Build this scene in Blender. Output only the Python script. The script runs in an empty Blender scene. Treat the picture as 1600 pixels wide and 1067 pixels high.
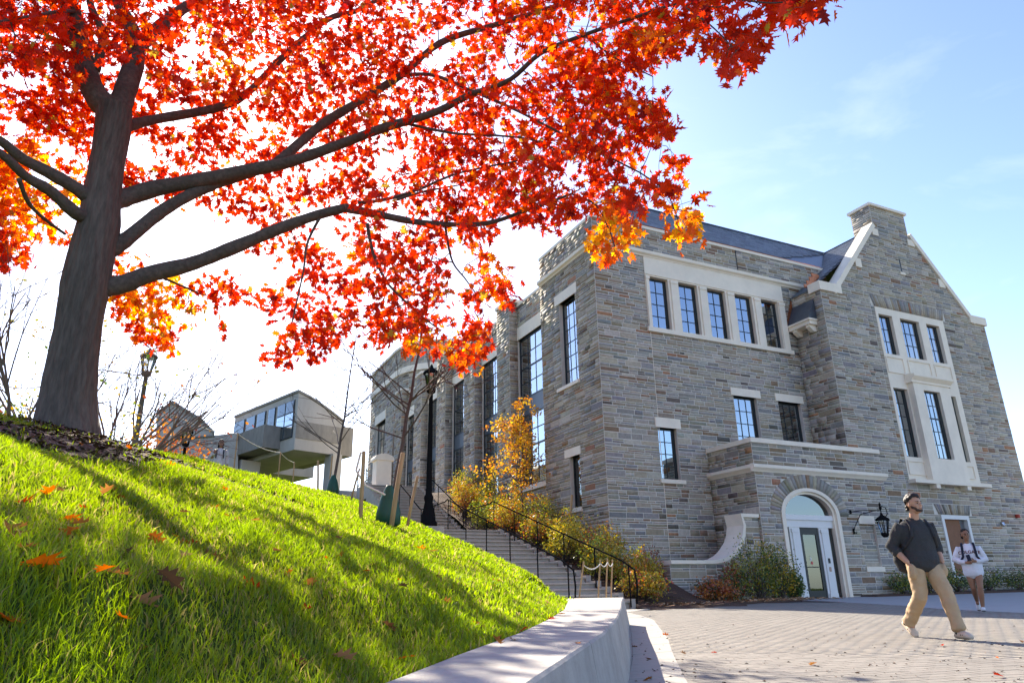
import bpy, math, random
import numpy as np
from mathutils import Vector, Matrix

random.seed(7); RNG = np.random.default_rng(11)
scene = bpy.context.scene
COL = scene.collection

# ------------------------------------------------------------------ camera
F_PX, CX, CY = 1106.93, 800.0, 533.5            # focal length and centre in the photo's 1600 x 1067 pixels
ROT = np.array([[0.9018927, -0.12971919, -0.41202243],
                [-0.43164305, -0.30718308, -0.84812902],
                [-0.01654771, 0.94276799, -0.33303857]])
EYE = np.array([0.0, 0.0, 0.75])
cam_data = bpy.data.cameras.new('camera')
cam_data.sensor_width = 36.0
cam_data.lens = F_PX / 1600.0 * 36.0
cam_data.clip_start = 0.05
cam_data.clip_end = 4000.0
cam = bpy.data.objects.new('camera', cam_data)
COL.objects.link(cam)
mw = Matrix([[*ROT[0], EYE[0]], [*ROT[1], EYE[1]], [*ROT[2], EYE[2]], [0, 0, 0, 1]])
cam.matrix_world = mw
scene.camera = cam

# ------------------------------------------------------------------ sky, sun, exposure
SUN_EL, SUN_AZ = math.radians(34.6), math.radians(3.0)      # azimuth from +Y towards +X
world = bpy.data.worlds.new('World'); scene.world = world; world.use_nodes = True
wn = world.node_tree.nodes; wl = world.node_tree.links
bg = wn['Background']
sky = wn.new('ShaderNodeTexSky'); sky.sky_type = 'NISHITA'; sky.sun_disc = False
sky.sun_elevation = SUN_EL; sky.sun_rotation = SUN_AZ
sky.altitude = 300.0; sky.air_density = 1.0; sky.dust_density = .8; sky.ozone_density = 2.2
# thin high cloud over the clear sky
tc = wn.new('ShaderNodeTexCoord'); mpw = wn.new('ShaderNodeMapping'); mpw.inputs['Scale'].default_value = (1.2, 2.2, 5.0); wl.new(tc.outputs['Generated'], mpw.inputs[0])
cn = wn.new('ShaderNodeTexNoise'); cn.inputs['Scale'].default_value = 1.7; cn.inputs['Detail'].default_value = 9; cn.inputs['Roughness'].default_value = .58; cn.inputs['Distortion'].default_value = .6; wl.new(mpw.outputs[0], cn.inputs['Vector'])
cr_ = wn.new('ShaderNodeMapRange'); cr_.inputs[1].default_value = .50; cr_.inputs[2].default_value = .78; cr_.inputs[3].default_value = 0.0; cr_.inputs[4].default_value = .26; wl.new(cn.outputs[0], cr_.inputs[0])
cm = wn.new('ShaderNodeMix'); cm.data_type = 'RGBA'; cm.inputs[7].default_value = (4.6, 4.8, 5.1, 1); wl.new(cr_.outputs[0], cm.inputs[0])
hsw = wn.new('ShaderNodeHueSaturation'); hsw.inputs['Hue'].default_value = .513; hsw.inputs['Saturation'].default_value = 1.06; wl.new(sky.outputs[0], hsw.inputs['Color']); wl.new(hsw.outputs[0], cm.inputs[6])
wl.new(cm.outputs[2], bg.inputs[0]); bg.inputs[1].default_value = 0.122
sun_data = bpy.data.lights.new('sun', 'SUN'); sun_data.energy = 5.0; sun_data.angle = math.radians(0.53)
sun_data.color = (1.0, 0.90, 0.75)
sun = bpy.data.objects.new('sun', sun_data); COL.objects.link(sun)
sdir = Vector((math.sin(SUN_AZ) * math.cos(SUN_EL), math.cos(SUN_AZ) * math.cos(SUN_EL), math.sin(SUN_EL)))
sun.rotation_euler = (-sdir).to_track_quat('-Z', 'Y').to_euler()
sun.location = (0, 30, 40)
vs = scene.view_settings
vs.view_transform = 'Standard'; vs.look = 'None'; vs.gamma = 1.0; vs.use_curve_mapping = False
vs.exposure = 1.55
scene.cycles.max_bounces = 8; scene.cycles.transparent_max_bounces = 16
scene.cycles.diffuse_bounces = 4; scene.cycles.glossy_bounces = 3; scene.cycles.transmission_bounces = 6
scene.cycles.use_denoising = True
scene.cycles.caustics_reflective = False; scene.cycles.caustics_refractive = False
scene.cycles.sample_clamp_indirect = 6.0

# ------------------------------------------------------------------ pixel -> place
def ray(px, py):
    d = ROT @ np.array([px - CX, -(py - CY), -F_PX]); return d / np.linalg.norm(d)
def on_x(px, py, x): d = ray(px, py); return EYE + d * (x / d[0])
def on_y(px, py, y): d = ray(px, py); return EYE + d * (y / d[1])
def at_dist(px, py, dist):                                   # horizontal distance from the camera
    d = ray(px, py); return EYE + d * (dist / math.hypot(d[0], d[1]))
FWD = np.array([0.43697, 0.89949]); SLOPE = 0.0135           # the plaza rises gently away from the camera
def plaza_z(x, y): return SLOPE * (FWD[0] * x + FWD[1] * y)
def on_plaza(px, py, off=0.0):
    d = ray(px, py); t = (off - EYE[2]) / (d[2] - SLOPE * (FWD[0] * d[0] + FWD[1] * d[1])); return EYE + d * t
def view_depth(p): return -(ROT.T @ (np.asarray(p, float) - EYE))[2]

# ------------------------------------------------------------------ materials
MATS = {}
def nmat(name):
    m = bpy.data.materials.new(name); m.use_nodes = True; MATS[name] = m
    nt = m.node_tree; b = nt.nodes['Principled BSDF']
    return m, nt, b
def pmat(name, col=(.5, .5, .5), rough=.75, var=.2, scale=3.0, bump=0.0, bscale=40.0, metallic=0.0, attr=False, objcol=False,
         spec=.4, stretch=None, detail=5.0, var2=0.0, scale2=.5):
    m, nt, b = nmat(name); N = nt.nodes.new; L = nt.links.new
    geo = N('ShaderNodeNewGeometry'); src = geo.outputs['Position']
    if stretch:
        mp = N('ShaderNodeMapping'); mp.inputs['Scale'].default_value = stretch; L(src, mp.inputs[0]); src = mp.outputs[0]
    if attr:
        a = N('ShaderNodeAttribute'); a.attribute_name = 'col'; base = a.outputs['Color']
    elif objcol:
        a = N('ShaderNodeObjectInfo'); base = a.outputs['Color']
    else:
        a = N('ShaderNodeRGB'); a.outputs[0].default_value = (*col, 1); base = a.outputs[0]
    def vary(base, sc, amount):
        no = N('ShaderNodeTexNoise'); no.inputs['Scale'].default_value = sc; no.inputs['Detail'].default_value = detail
        no.inputs['Roughness'].default_value = .65; L(src, no.inputs['Vector'])
        mr = N('ShaderNodeMapRange'); mr.inputs[1].default_value = .25; mr.inputs[2].default_value = .75
        mr.inputs[3].default_value = 1 - amount; mr.inputs[4].default_value = 1 + amount; L(no.outputs[0], mr.inputs[0])
        mx = N('ShaderNodeMix'); mx.data_type = 'RGBA'; mx.blend_type = 'MULTIPLY'; mx.inputs[0].default_value = 1
        L(base, mx.inputs[6]); L(mr.outputs[0], mx.inputs[7]); return mx.outputs[2]
    if var: base = vary(base, scale, var)
    if var2: base = vary(base, scale2, var2)
    L(base, b.inputs['Base Color'])
    b.inputs['Roughness'].default_value = rough; b.inputs['Metallic'].default_value = metallic
    b.inputs['Specular IOR Level'].default_value = spec
    if bump:
        nb = N('ShaderNodeTexNoise'); nb.inputs['Scale'].default_value = bscale; nb.inputs['Detail'].default_value = 6
        L(src, nb.inputs['Vector'])
        bp = N('ShaderNodeBump'); bp.inputs['Strength'].default_value = bump; bp.inputs['Distance'].default_value = .02
        L(nb.outputs[0], bp.inputs['Height']); L(bp.outputs[0], b.inputs['Normal'])
    return m
def leafmat(name, transl=.5, gloss=.06, attr=True, col=(.3, .3, .1), bright=1.0):
    m, nt, b = nmat(name); N = nt.nodes.new; L = nt.links.new
    if attr:
        a = N('ShaderNodeAttribute'); a.attribute_name = 'col'; base = a.outputs['Color']
    else:
        a = N('ShaderNodeObjectInfo'); base = a.outputs['Color']
    d = N('ShaderNodeBsdfDiffuse'); t = N('ShaderNodeBsdfTranslucent'); g = N('ShaderNodeBsdfGlossy')
    g.inputs['Roughness'].default_value = .45
    L(base, d.inputs[0])
    hs = N('ShaderNodeHueSaturation'); hs.inputs['Saturation'].default_value = 1.1; hs.inputs['Value'].default_value = bright
    L(base, hs.inputs['Color']); L(hs.outputs[0], t.inputs[0])
    m1 = N('ShaderNodeMixShader'); m1.inputs[0].default_value = transl; L(d.outputs[0], m1.inputs[1]); L(t.outputs[0], m1.inputs[2])
    m2 = N('ShaderNodeMixShader'); m2.inputs[0].default_value = gloss; L(m1.outputs[0], m2.inputs[1]); L(g.outputs[0], m2.inputs[2])
    out = nt.nodes['Material Output']; L(m2.outputs[0], out.inputs[0]); nt.nodes.remove(b)
    return m
def glassmat(name, refl=.42, tint=(.42, .5, .5)):
    m, nt, b = nmat(name); N = nt.nodes.new; L = nt.links.new
    g = N('ShaderNodeBsdfGlossy'); g.inputs['Roughness'].default_value = .015; g.inputs['Color'].default_value = (.86, .95, 1, 1)
    geo = N('ShaderNodeNewGeometry'); no = N('ShaderNodeTexNoise'); no.inputs['Scale'].default_value = 1.6; no.inputs['Detail'].default_value = 1.0
    L(geo.outputs['Position'], no.inputs['Vector'])
    bp = N('ShaderNodeBump'); bp.inputs['Strength'].default_value = .025; bp.inputs['Distance'].default_value = .05
    L(no.outputs[0], bp.inputs['Height']); L(bp.outputs[0], g.inputs['Normal'])
    t = N('ShaderNodeBsdfTransparent'); t.inputs[0].default_value = (*tint, 1)
    lw = N('ShaderNodeFresnel'); lw.inputs[0].default_value = 1.5
    ad = N('ShaderNodeMath'); ad.operation = 'ADD'; ad.use_clamp = True; ad.inputs[1].default_value = refl; L(lw.outputs[0], ad.inputs[0])
    mx = N('ShaderNodeMixShader'); L(ad.outputs[0], mx.inputs[0]); L(t.outputs[0], mx.inputs[1]); L(g.outputs[0], mx.inputs[2])
    L(mx.outputs[0], nt.nodes['Material Output'].inputs[0]); nt.nodes.remove(b)
    return m
def emitmat(name, col, s):
    m, nt, b = nmat(name); b.inputs['Base Color'].default_value = (*col, 1)
    b.inputs['Emission Color'].default_value = (*col, 1); b.inputs['Emission Strength'].default_value = s; return m

pmat('stone', attr=True, var=.22, scale=9, bump=.5, bscale=26, rough=.85, var2=.12, scale2=.6)
pmat('stone_single', objcol=True, var=.22, scale=9, bump=.5, bscale=26, rough=.85, var2=.12, scale2=.6)
pmat('mortar', (.62, .565, .48), var=.15, scale=4, rough=.9)
pmat('limestone', (.82, .715, .565), var=.07, scale=2.0, bump=.08, bscale=60, rough=.8, var2=.06, scale2=.7)
pmat('slate', attr=True, var=.18, scale=5, spec=.6, rough=.36, bump=.25, bscale=30)
pmat('copper', (.55, .20, .09), metallic=.85, rough=.38, var=.25, scale=6)
pmat('window_metal', (.012, .018, .02), rough=.4, var=.1)
pmat('spandrel', (.07, .09, .11), rough=.35, var=.1)
pmat('white_paint', (.72, .70, .66), rough=.55, var=.04)
pmat('black_iron', (.012, .012, .013), spec=0.0, rough=.6, var=.2, scale=20)
pmat('steel', (.55, .55, .55), metallic=1.0, rough=.25, var=.1)
pmat('interior', (.045, .045, .042), var=.2)
pmat('blind', (.22, .10, .05), var=.15, scale=5)
glassmat('glass'); glassmat('glass_fan', refl=.16, tint=(.35, .38, .36)); glassmat('glass_dark', refl=.10, tint=(.25, .28, .28)); glassmat('lamp_glass', refl=.12, tint=(.9, .9, .88))
emitmat('tube_light', (1, 1, 1), 3.0)
pmat('concrete_wall', (.42, .40, .365), var=.14, scale=2.2, bump=.25, bscale=30, rough=.85, var2=.16, scale2=.9)
pmat('wall_top', (.36, .335, .30), var=.16, scale=7, bump=.3, bscale=60, rough=.85, var2=.2, scale2=1.6)
pmat('concrete_step', (.40, .355, .30), var=.14, scale=4, bump=.2, bscale=40, rough=.85)
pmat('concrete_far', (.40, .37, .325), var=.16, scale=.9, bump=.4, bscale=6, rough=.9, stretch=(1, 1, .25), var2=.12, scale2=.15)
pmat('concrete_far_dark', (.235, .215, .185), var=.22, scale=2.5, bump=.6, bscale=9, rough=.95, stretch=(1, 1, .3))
pmat('paver', attr=True, var=.12, scale=14, bump=.25, bscale=70, rough=.85, var2=.10, scale2=.8)
pmat('paver_single', objcol=True, var=.12, scale=14, bump=.25, bscale=70, rough=.85, var2=.10, scale2=.8)
pmat('joint_sand', (.17, .15, .125), var=.2, scale=30, rough=.95)
pmat('kerb_slab', (.33, .31, .275), var=.08, scale=8, bump=.15, bscale=80, rough=.85)
pmat('walkway', (.33, .325, .315), var=.08, scale=3, bump=.12, bscale=80, rough=.85)
pmat('soil', (.050, .070, .014), var=.4, scale=12, bump=.5, bscale=60, rough=1, spec=0)
pmat('mulch', (.075, .042, .026), var=.55, scale=45, bump=1.0, bscale=70, rough=1)
pmat('mulch_chip', attr=True, var=.3, scale=30, rough=1)
pmat('bark_limb', (.095, .077, .062), var=.4, scale=16, bump=.9, bscale=22, rough=.95, var2=.25, scale2=2.5)
pmat('bark', (.100, .081, .066), var=.45, scale=22, bump=1.0, bscale=26, rough=.95, stretch=(1, 1, .16), var2=.25, scale2=2.0)
pmat('bark_thin', (.10, .075, .06), var=.3, scale=20, rough=.9)
pmat('twig_grey', (.16, .13, .11), var=.3, scale=9, rough=.9)
pmat('wood', (.42, .27, .13), var=.3, scale=14, rough=.75, stretch=(1, 1, .12), bump=.3)
pmat('rope', (.72, .66, .55), rough=.9, var=.2, scale=60)
pmat('green_bag', (.012, .07, .04), rough=.5, var=.2, scale=6, bump=.3, bscale=12)
leafmat('leaf', transl=.66, gloss=.015, bright=1.25); leafmat('leaf_single', transl=.66, gloss=.015, attr=False, bright=1.25)
leafmat('grass', transl=.68, gloss=.025, bright=1.35)
leafmat('shrub_leaf', transl=.45, bright=1.1); leafmat('fallen', transl=.45, gloss=.0, attr=False, bright=1.2)

# ------------------------------------------------------------------ mesh helpers
class MB:
    def __init__(s): s.v = []; s.f = []; s.c = []; s.col = None
    def face(s, idx): s.f.append(tuple(idx)); s.c.append(s.col)
    def poly(s, pts):
        n = len(s.v); s.v += [tuple(p) for p in pts]; s.face(range(n, n + len(pts)))
    def box(s, x0, x1, y0, y1, z0, z1):
        n = len(s.v)
        s.v += [(x0, y0, z0), (x1, y0, z0), (x1, y1, z0), (x0, y1, z0), (x0, y0, z1), (x1, y0, z1), (x1, y1, z1), (x0, y1, z1)]
        for q in ((0, 3, 2, 1), (4, 5, 6, 7), (0, 1, 5, 4), (1, 2, 6, 5), (2, 3, 7, 6), (3, 0, 4, 7)): s.face([n + i for i in q])
        return s
    def obox(s, o, ex, ey, ez):                                # corner o and three edge vectors
        o, ex, ey, ez = map(np.asarray, (o, ex, ey, ez)); n = len(s.v)
        for c in ((0, 0, 0), (1, 0, 0), (1, 1, 0), (0, 1, 0), (0, 0, 1), (1, 0, 1), (1, 1, 1), (0, 1, 1)):
            s.v.append(tuple(o + ex * c[0] + ey * c[1] + ez * c[2]))
        for q in ((0, 3, 2, 1), (4, 5, 6, 7), (0, 1, 5, 4), (1, 2, 6, 5), (2, 3, 7, 6), (3, 0, 4, 7)): s.face([n + i for i in q])
        return s
    def prism(s, pts, vec):                                    # closed polygon swept along vec
        pts = [np.asarray(p, float) for p in pts]; vec = np.asarray(vec, float); n = len(s.v); k = len(pts)
        s.v += [tuple(p) for p in pts] + [tuple(p + vec) for p in pts]
        s.face(list(range(n, n + k))[::-1]); s.face(range(n + k, n + 2 * k))
        for i in range(k): j = (i + 1) % k; s.face((n + i, n + j, n + k + j, n + k + i))
        return s
    def strip(s, inner, outer, vec):                           # band between two polylines, swept along vec
        inner = [np.asarray(p, float) for p in inner]; outer = [np.asarray(p, float) for p in outer]
        for i in range(len(inner) - 1): s.prism([inner[i], inner[i + 1], outer[i + 1], outer[i]], vec)
        return s
    def tube(s, pts, rad, n=8, cap=True):
        pts = [np.asarray(p, float) for p in pts]; k = len(pts)
        if np.isscalar(rad): rad = [rad] * k
        base = len(s.v); ref = None
        for i in range(k):
            t = pts[min(i + 1, k - 1)] - pts[max(i - 1, 0)]; t = t / (np.linalg.norm(t) + 1e-9)
            if ref is None:
                ref = np.array([0, 0, 1.]) if abs(t[2]) < .9 else np.array([1., 0, 0])
            a = ref - t * (ref @ t); a /= np.linalg.norm(a) + 1e-9; b = np.cross(t, a); ref = a
            for j in range(n):
                an = 2 * math.pi * j / n; s.v.append(tuple(pts[i] + rad[i] * (a * math.cos(an) + b * math.sin(an))))
        for i in range(k - 1):
            for j in range(n):
                j2 = (j + 1) % n; s.face((base + i * n + j, base + i * n + j2, base + (i + 1) * n + j2, base + (i + 1) * n + j))
        if cap:
            s.face([base + j for j in range(n)][::-1]); s.face([base + (k - 1) * n + j for j in range(n)])
        return s
    def lathe(s, prof, o=(0, 0, 0), n=16):
        base = len(s.v); k = len(prof)
        for r, z in prof:
            for j in range(n):
                a = 2 * math.pi * j / n; s.v.append((o[0] + r * math.cos(a), o[1] + r * math.sin(a), o[2] + z))
        for i in range(k - 1):
            for j in range(n):
                j2 = (j + 1) % n; s.face((base + i * n + j, base + i * n + j2, base + (i + 1) * n + j2, base + (i + 1) * n + j))
        s.face([base + j for j in range(n)][::-1]); s.face([base + (k - 1) * n + j for j in range(n)])
        return s
    def build(s, name, mat, parent=None, smooth=False):
        me = bpy.data.meshes.new(name); me.from_pydata(s.v, [], s.f)
        if any(c is not None for c in s.c):
            at = me.attributes.new('col', 'FLOAT_COLOR', 'FACE')
            at.data.foreach_set('color', np.array([(*(c or (.5, .5, .5)), 1.0) for c in s.c], 'f').ravel())
        if smooth: me.polygons.foreach_set('use_smooth', np.ones(len(me.polygons), bool))
        me.update()
        return link(name, me, mat, parent)
def link(name, me, mat, parent=None):
    if mat and not me.materials: me.materials.append(MATS[mat] if isinstance(mat, str) else mat)
    o = bpy.data.objects.new(name, me); COL.objects.link(o)
    if parent: adopt(o, parent)
    return o
def adopt(o, parent):                                          # keep the place the mesh was built in
    o.parent = parent
    root = parent
    while root.parent: root = root.parent
    if not root.get('local') and parent.parent is None: o.matrix_parent_inverse = Matrix.Translation(-parent.location)
def np_mesh(name, verts, faces_flat, nper, cols=None, mat=None, parent=None, smooth=False):
    """many equal polygons at once: verts (V,3), faces (F,nper), cols (F,3)"""
    me = bpy.data.meshes.new(name); F = len(faces_flat)
    me.vertices.add(len(verts)); me.vertices.foreach_set('co', np.asarray(verts, 'f').ravel())
    me.loops.add(F * nper); me.loops.foreach_set('vertex_index', np.asarray(faces_flat, 'i').ravel())
    me.polygons.add(F); me.polygons.foreach_set('loop_start', np.arange(0, F * nper, nper, dtype='i'))
    me.polygons.foreach_set('loop_total', np.full(F, nper, 'i'))
    if smooth: me.polygons.foreach_set('use_smooth', np.ones(F, bool))
    if cols is not None:
        at = me.attributes.new('col', 'FLOAT_COLOR', 'FACE')
        at.data.foreach_set('color', np.concatenate([np.asarray(cols, 'f'), np.ones((F, 1), 'f')], 1).ravel())
    me.update(calc_edges=True)
    return link(name, me, mat, parent)
def tag(o, label=None, cat=None, group=None, kind=None):
    if label: o['label'] = label
    if cat: o['category'] = cat
    if group: o['group'] = group
    if kind: o['kind'] = kind
    return o
def thing(name, label, cat, loc=(0, 0, 0), group=None, rotz=0.0, local=False):
    o = bpy.data.objects.new(name, None); COL.objects.link(o); o.location = loc; o.rotation_euler = (0, 0, rotz)
    o.empty_display_size = .2
    if local: o['local'] = 1
    return tag(o, label, cat, group)
def copy_tree(o, parent=None):
    c = o.copy(); COL.objects.link(c)
    if parent: c.parent = parent
    for ch in o.children: copy_tree(ch, c)
    return c
# ================================================================== stone hall
X0, Y0, YG, YP, XW = 14.25, 21.70, 20.00, 19.30, 14.72          # wall planes
XG0, XG1 = 24.93, 36.50                                         # gable wing, left and right
hall = thing('stone_hall', 'grey rubble-stone hall with limestone trim, gabled wing and arched entrance porch', 'building', (X0, Y0, .3))

PAL = [((.278, .272, .262), 5), ((.325, .305, .270), 5), ((.215, .218, .225), 2.6), ((.365, .330, .262), 4.5), ((.290, .250, .185), 3.2),
       ((.235, .165, .110), 1.8), ((.320, .175, .100), .55), ((.400, .375, .330), 2.4), ((.130, .115, .098), .9), ((.262, .262, .225), 1.8)]
PALC = np.array([p[0] for p in PAL]); PALW = np.array([p[1] for p in PAL]); PALW = PALW / PALW.sum()
STONE_TINT = np.array([1.05, .97, .885])
def stone_col():
    c = PALC[RNG.choice(len(PALC), p=PALW)] * RNG.uniform(.88, 1.15) * STONE_TINT
    return tuple(c + RNG.normal(0, .006, 3))
STONES = []                                                     # (corner points on the wall plane, outward normal, proud, colour)
def clip_poly(pts, poly):
    """Sutherland-Hodgman against a convex counter-clockwise polygon"""
    out = list(pts)
    for i in range(len(poly)):
        a, b = poly[i], poly[(i + 1) % len(poly)]; inp, out = out, []
        side = lambda p: (b[0] - a[0]) * (p[1] - a[1]) - (b[1] - a[1]) * (p[0] - a[0])
        for j in range(len(inp)):
            p, q = inp[j], inp[(j + 1) % len(inp)]; sp, sq = side(p), side(q)
            if sp >= 0: out.append(p)
            if sp * sq < 0:
                t = sp / (sp - sq); out.append((p[0] + (q[0] - p[0]) * t, p[1] + (q[1] - p[1]) * t))
        if not out: return []
    return out
J = .0125
def lay_stones(o, u, n, u0, u1, z0, z1, holes=(), clip=None, ucuts=(), ell=None, proud=(.003, .014), rough=1.0):
    """coursed rubble on the plane o + u*a + z*b; holes are (ua, ub, za, zb); ell = (uc, zc, ru, rz) kept free"""
    o = np.asarray(o, float); u = np.asarray(u, float); n = np.asarray(n, float)
    cuts = sorted({round(z0, 3), round(z1, 3), *[round(h[k], 3) for h in holes for k in (2, 3) if z0 < h[k] < z1]})
    rows = []
    for a, b in zip(cuts[:-1], cuts[1:]):
        z = a
        while b - z > 1e-3:
            h = random.choice([.075, .10, .12, .14, .17, .20, .24])
            if b - z - h < .06: h = b - z
            rows.append((z, z + h)); z += h
    for za, zb in rows:
        iv = [(u0, u1)]
        for h in holes:
            if h[2] < zb - 1e-3 and h[3] > za + 1e-3:
                iv = [p for q in iv for p in ((q[0], min(q[1], h[0])), (max(q[0], h[1]), q[1])) if p[1] - p[0] > .02]
        if ell:
            zm = (za + zb) / 2; t = 1 - ((zm - ell[1]) / ell[3]) ** 2 if zm > ell[1] else 1
            if t > 0 and ell[1] < zm < ell[1] + ell[3]:
                w = ell[2] * math.sqrt(t); iv = [p for q in iv for p in ((q[0], min(q[1], ell[0] - w)), (max(q[0], ell[0] + w), q[1])) if p[1] - p[0] > .02]
        for c in ucuts: iv = [p for q in iv for p in (((q[0], c), (c, q[1])) if q[0] < c < q[1] else (q,))]
        for ia, ib in iv:
            a = ia
            while ib - a > 1e-3:
                w = random.uniform(.24, .72) * (1.2 if zb - za > .12 else 1.0)
                if ib - a - w < .16: w = ib - a
                if zb - za > .15 and random.random() < .35:     # two thin stones in place of one tall
                    zm = za + (zb - za) * random.choice([.4, .5, .6]); cells = [(za, zm), (zm, zb)]
                else: cells = [(za, zb)]
                for ca, cb in cells:
                    p4 = [(a + J, ca + J), (a + w - J, ca + J), (a + w - J, cb - J), (a + J, cb - J)]
                    if clip:
                        p4 = clip_poly(p4, clip)
                        if len(p4) < 3: continue
                    pts = [o + u * p[0] + np.array([0, 0, p[1]]) for p in p4]
                    STONES.append((pts, n, random.uniform(*proud) * rough, stone_col(), len(p4) == 4 and not clip, w * (cb - ca), u))
                a += w
WALLBACK = MB()
def back(o, u, n, u0, u1, z0, z1, holes=(), depth=.30):
    """mortar face with real openings and their reveals"""
    o = np.asarray(o, float); u = np.asarray(u, float); n = np.asarray(n, float)
    us = sorted({u0, u1, *[h[k] for h in holes for k in (0, 1)]}); zs = sorted({z0, z1, *[h[k] for h in holes for k in (2, 3)]})
    P = lambda a, z, d=0.0: o + u * a + np.array([0, 0, z]) - n * d
    for a, b in zip(us[:-1], us[1:]):
        for c, d in zip(zs[:-1], zs[1:]):
            if a < u0 - 1e-6 or b > u1 + 1e-6 or c < z0 - 1e-6 or d > z1 + 1e-6: continue
            if any(h[0] - 1e-6 <= a and b <= h[1] + 1e-6 and h[2] - 1e-6 <= c and d <= h[3] + 1e-6 for h in holes): continue
            WALLBACK.poly([P(a, c), P(b, c), P(b, d), P(a, d)])
    for h in holes:
        a, b, c, d = h[:4]
        for p, q in (((a, c), (a, d)), ((a, d), (b, d)), ((b, d), (b, c)), ((b, c), (a, c))):
            WALLBACK.poly([P(*p), P(*q), P(*q, depth), P(*p, depth)])
PANES = {}
def pane(parent, o, u, n, a, b, c, d, mat='glass'):
    """one glass pane as its own object; equal panes share their mesh"""
    w, h = round(b - a, 3), round(d - c, 3); ax = 0 if abs(u[0]) > .5 else 1
    key = (w, h, ax, mat)
    if key not in PANES:
        m = MB(); m.box(-w / 2 if ax == 0 else -.004, w / 2 if ax == 0 else .004, -.004 if ax == 0 else -w / 2, .004 if ax == 0 else w / 2, -h / 2, h / 2)
        me = bpy.data.meshes.new('pane'); me.from_pydata(m.v, [], m.f); me.materials.append(MATS[mat]); PANES[key] = me
    ob = bpy.data.objects.new('pane', PANES[key]); COL.objects.link(ob); adopt(ob, parent)
    # the parent's own frame is the world, so the place is a plain location
    p = np.asarray(o, float) + np.asarray(u, float) * (a + b) / 2; ob.location = (p[0], p[1], o[2] + (c + d) / 2)
    tilt = RNG.normal(0, .0035, 2)
    ob.rotation_euler = (tilt[0] if ax == 0 else 0, tilt[0] if ax == 1 else 0, tilt[1])
    return ob
def window(o, u, n, a, b, c, d, cols, rows, depth=.16, fw=.06, bar=.028, solid=(), heavy=(), mat='glass', root=None, right_jamb=0.0):
    """dark metal window: frame (the part), glazing bars and every pane (sub-parts). solid = row numbers with a metal panel"""
    o = np.asarray(o, float) - np.asarray(n, float) * depth; u = np.asarray(u, float); n = np.asarray(n, float); zv = np.array([0, 0, 1.])
    def bar3(m, a0, a1, c0, c1, t=.07, off=0.0): m.obox(o + u * a0 + zv * c0 + n * (off - t / 2), u * (a1 - a0), n * t, zv * (c1 - c0))
    f = MB()
    bar3(f, a, a + fw, c, d); bar3(f, b - fw - right_jamb, b, c, d); bar3(f, a + fw, b - fw - right_jamb, c, c + fw); bar3(f, a + fw, b - fw - right_jamb, d - fw, d)
    w = f.build('window', 'window_metal', root or hall)
    g = MB(); ia, ib, ic, id_ = a + fw, b - fw - right_jamb, c + fw, d - fw
    rows_h = rows if isinstance(rows, (list, tuple)) else [1.0] * rows
    tot = sum(rows_h); ze = [ic]
    for r in rows_h: ze.append(ze[-1] + (id_ - ic) * r / tot)
    ue = [ia + (ib - ia) * k / cols for k in range(cols + 1)]
    for k in range(1, len(ze) - 1):
        hb = bar * (2.2 if k in heavy else 1); bar3(g, ia, ib, ze[k] - hb / 2, ze[k] + hb / 2, .045)
    for k in range(1, cols):
        for r in range(len(rows_h)):
            if r in solid: continue
            bar3(g, ue[k] - bar / 2, ue[k] + bar / 2, ze[r] + bar / 2 * (2.2 if r in heavy else 1), ze[r + 1] - bar / 2 * (2.2 if r + 1 in heavy else 1), .04)
    g.build('glazing_bars', 'window_metal', w)
    for r in range(len(rows_h)):
        if r in solid:
            m = MB(); bar3(m, ia + .005, ib - .005, ze[r] + .02, ze[r + 1] - .02, .03); m.build('spandrel_panel', 'spandrel', w); continue
        for k in range(cols):
            pane(w, o, u, n, ue[k] + bar / 2 - .004, ue[k + 1] - bar / 2 + .004, ze[r] + bar / 2 - .004, ze[r + 1] - bar / 2 + .004, mat)
    return w
UX, UY, NY, NX = (1, 0, 0), (0, 1, 0), (0, -1, 0), (-1, 0, 0)
OY = lambda y: (0, y, 0)
OX = lambda x: (x, 0, 0)
LIME = lambda name, *boxes: [MB().box(*b).build(name, 'limestone', hall) for b in boxes]

# ---- main front wall (faces the camera)
W5 = (16.70, 24.42, 10.74, 13.90)
W2A, W2B, WL = (20.72, 22.00, 6.05, 8.30), (23.20, 24.54, 6.05, 8.30), (16.70, 17.60, 4.65, 6.63)
front_holes = [W5, W2A, W2B, WL, (20.60, 22.22, 8.30, 8.64), (23.07, 24.70, 8.30, 8.64), (16.60, 17.80, 6.63, 7.02), (16.62, 17.78, 4.50, 4.65), (16.62, 24.56, 10.55, 10.74)]
lay_stones(OY(Y0), UX, NY, X0, XG0, -.3, 13.90, front_holes, ucuts=(16.76,))
lay_stones(OY(Y0), UX, NY, X0, 27.6, 14.16, 15.22, (), ucuts=(21.9,)); lay_stones(OY(Y0), UX, NY, XG0, 27.6, 13.0, 13.90)
back(OY(Y0), UX, NY, X0, XG0, -.3, 15.22, [W5, W2A, W2B, WL]); back(OY(Y0), UX, NY, XG0, 27.6, 13.0, 15.22)
for a, b, c, d in (W2A, W2B): window(OY(Y0), UX, NY, a, b, c, d, 3, 4, depth=.20, right_jamb=.05)
window(OY(Y0), UX, NY, *WL, 2, 4, depth=.20, right_jamb=.05)
for nm, bx in (('lintel', (20.60, 22.22, Y0 - .035, Y0 + .2, 8.30, 8.64)), ('lintel', (23.07, 24.70, Y0 - .035, Y0 + .2, 8.30, 8.64)),
               ('lintel', (16.60, 17.80, Y0 - .035, Y0 + .2, 6.63, 7.02)), ('sill', (16.62, 17.78, Y0 - .06, Y0 + .2, 4.50, 4.65)),
               ('sill', (16.62, 24.56, Y0 - .09, Y0 + .16, 10.55, 10.74))): LIME(nm, bx)
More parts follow.
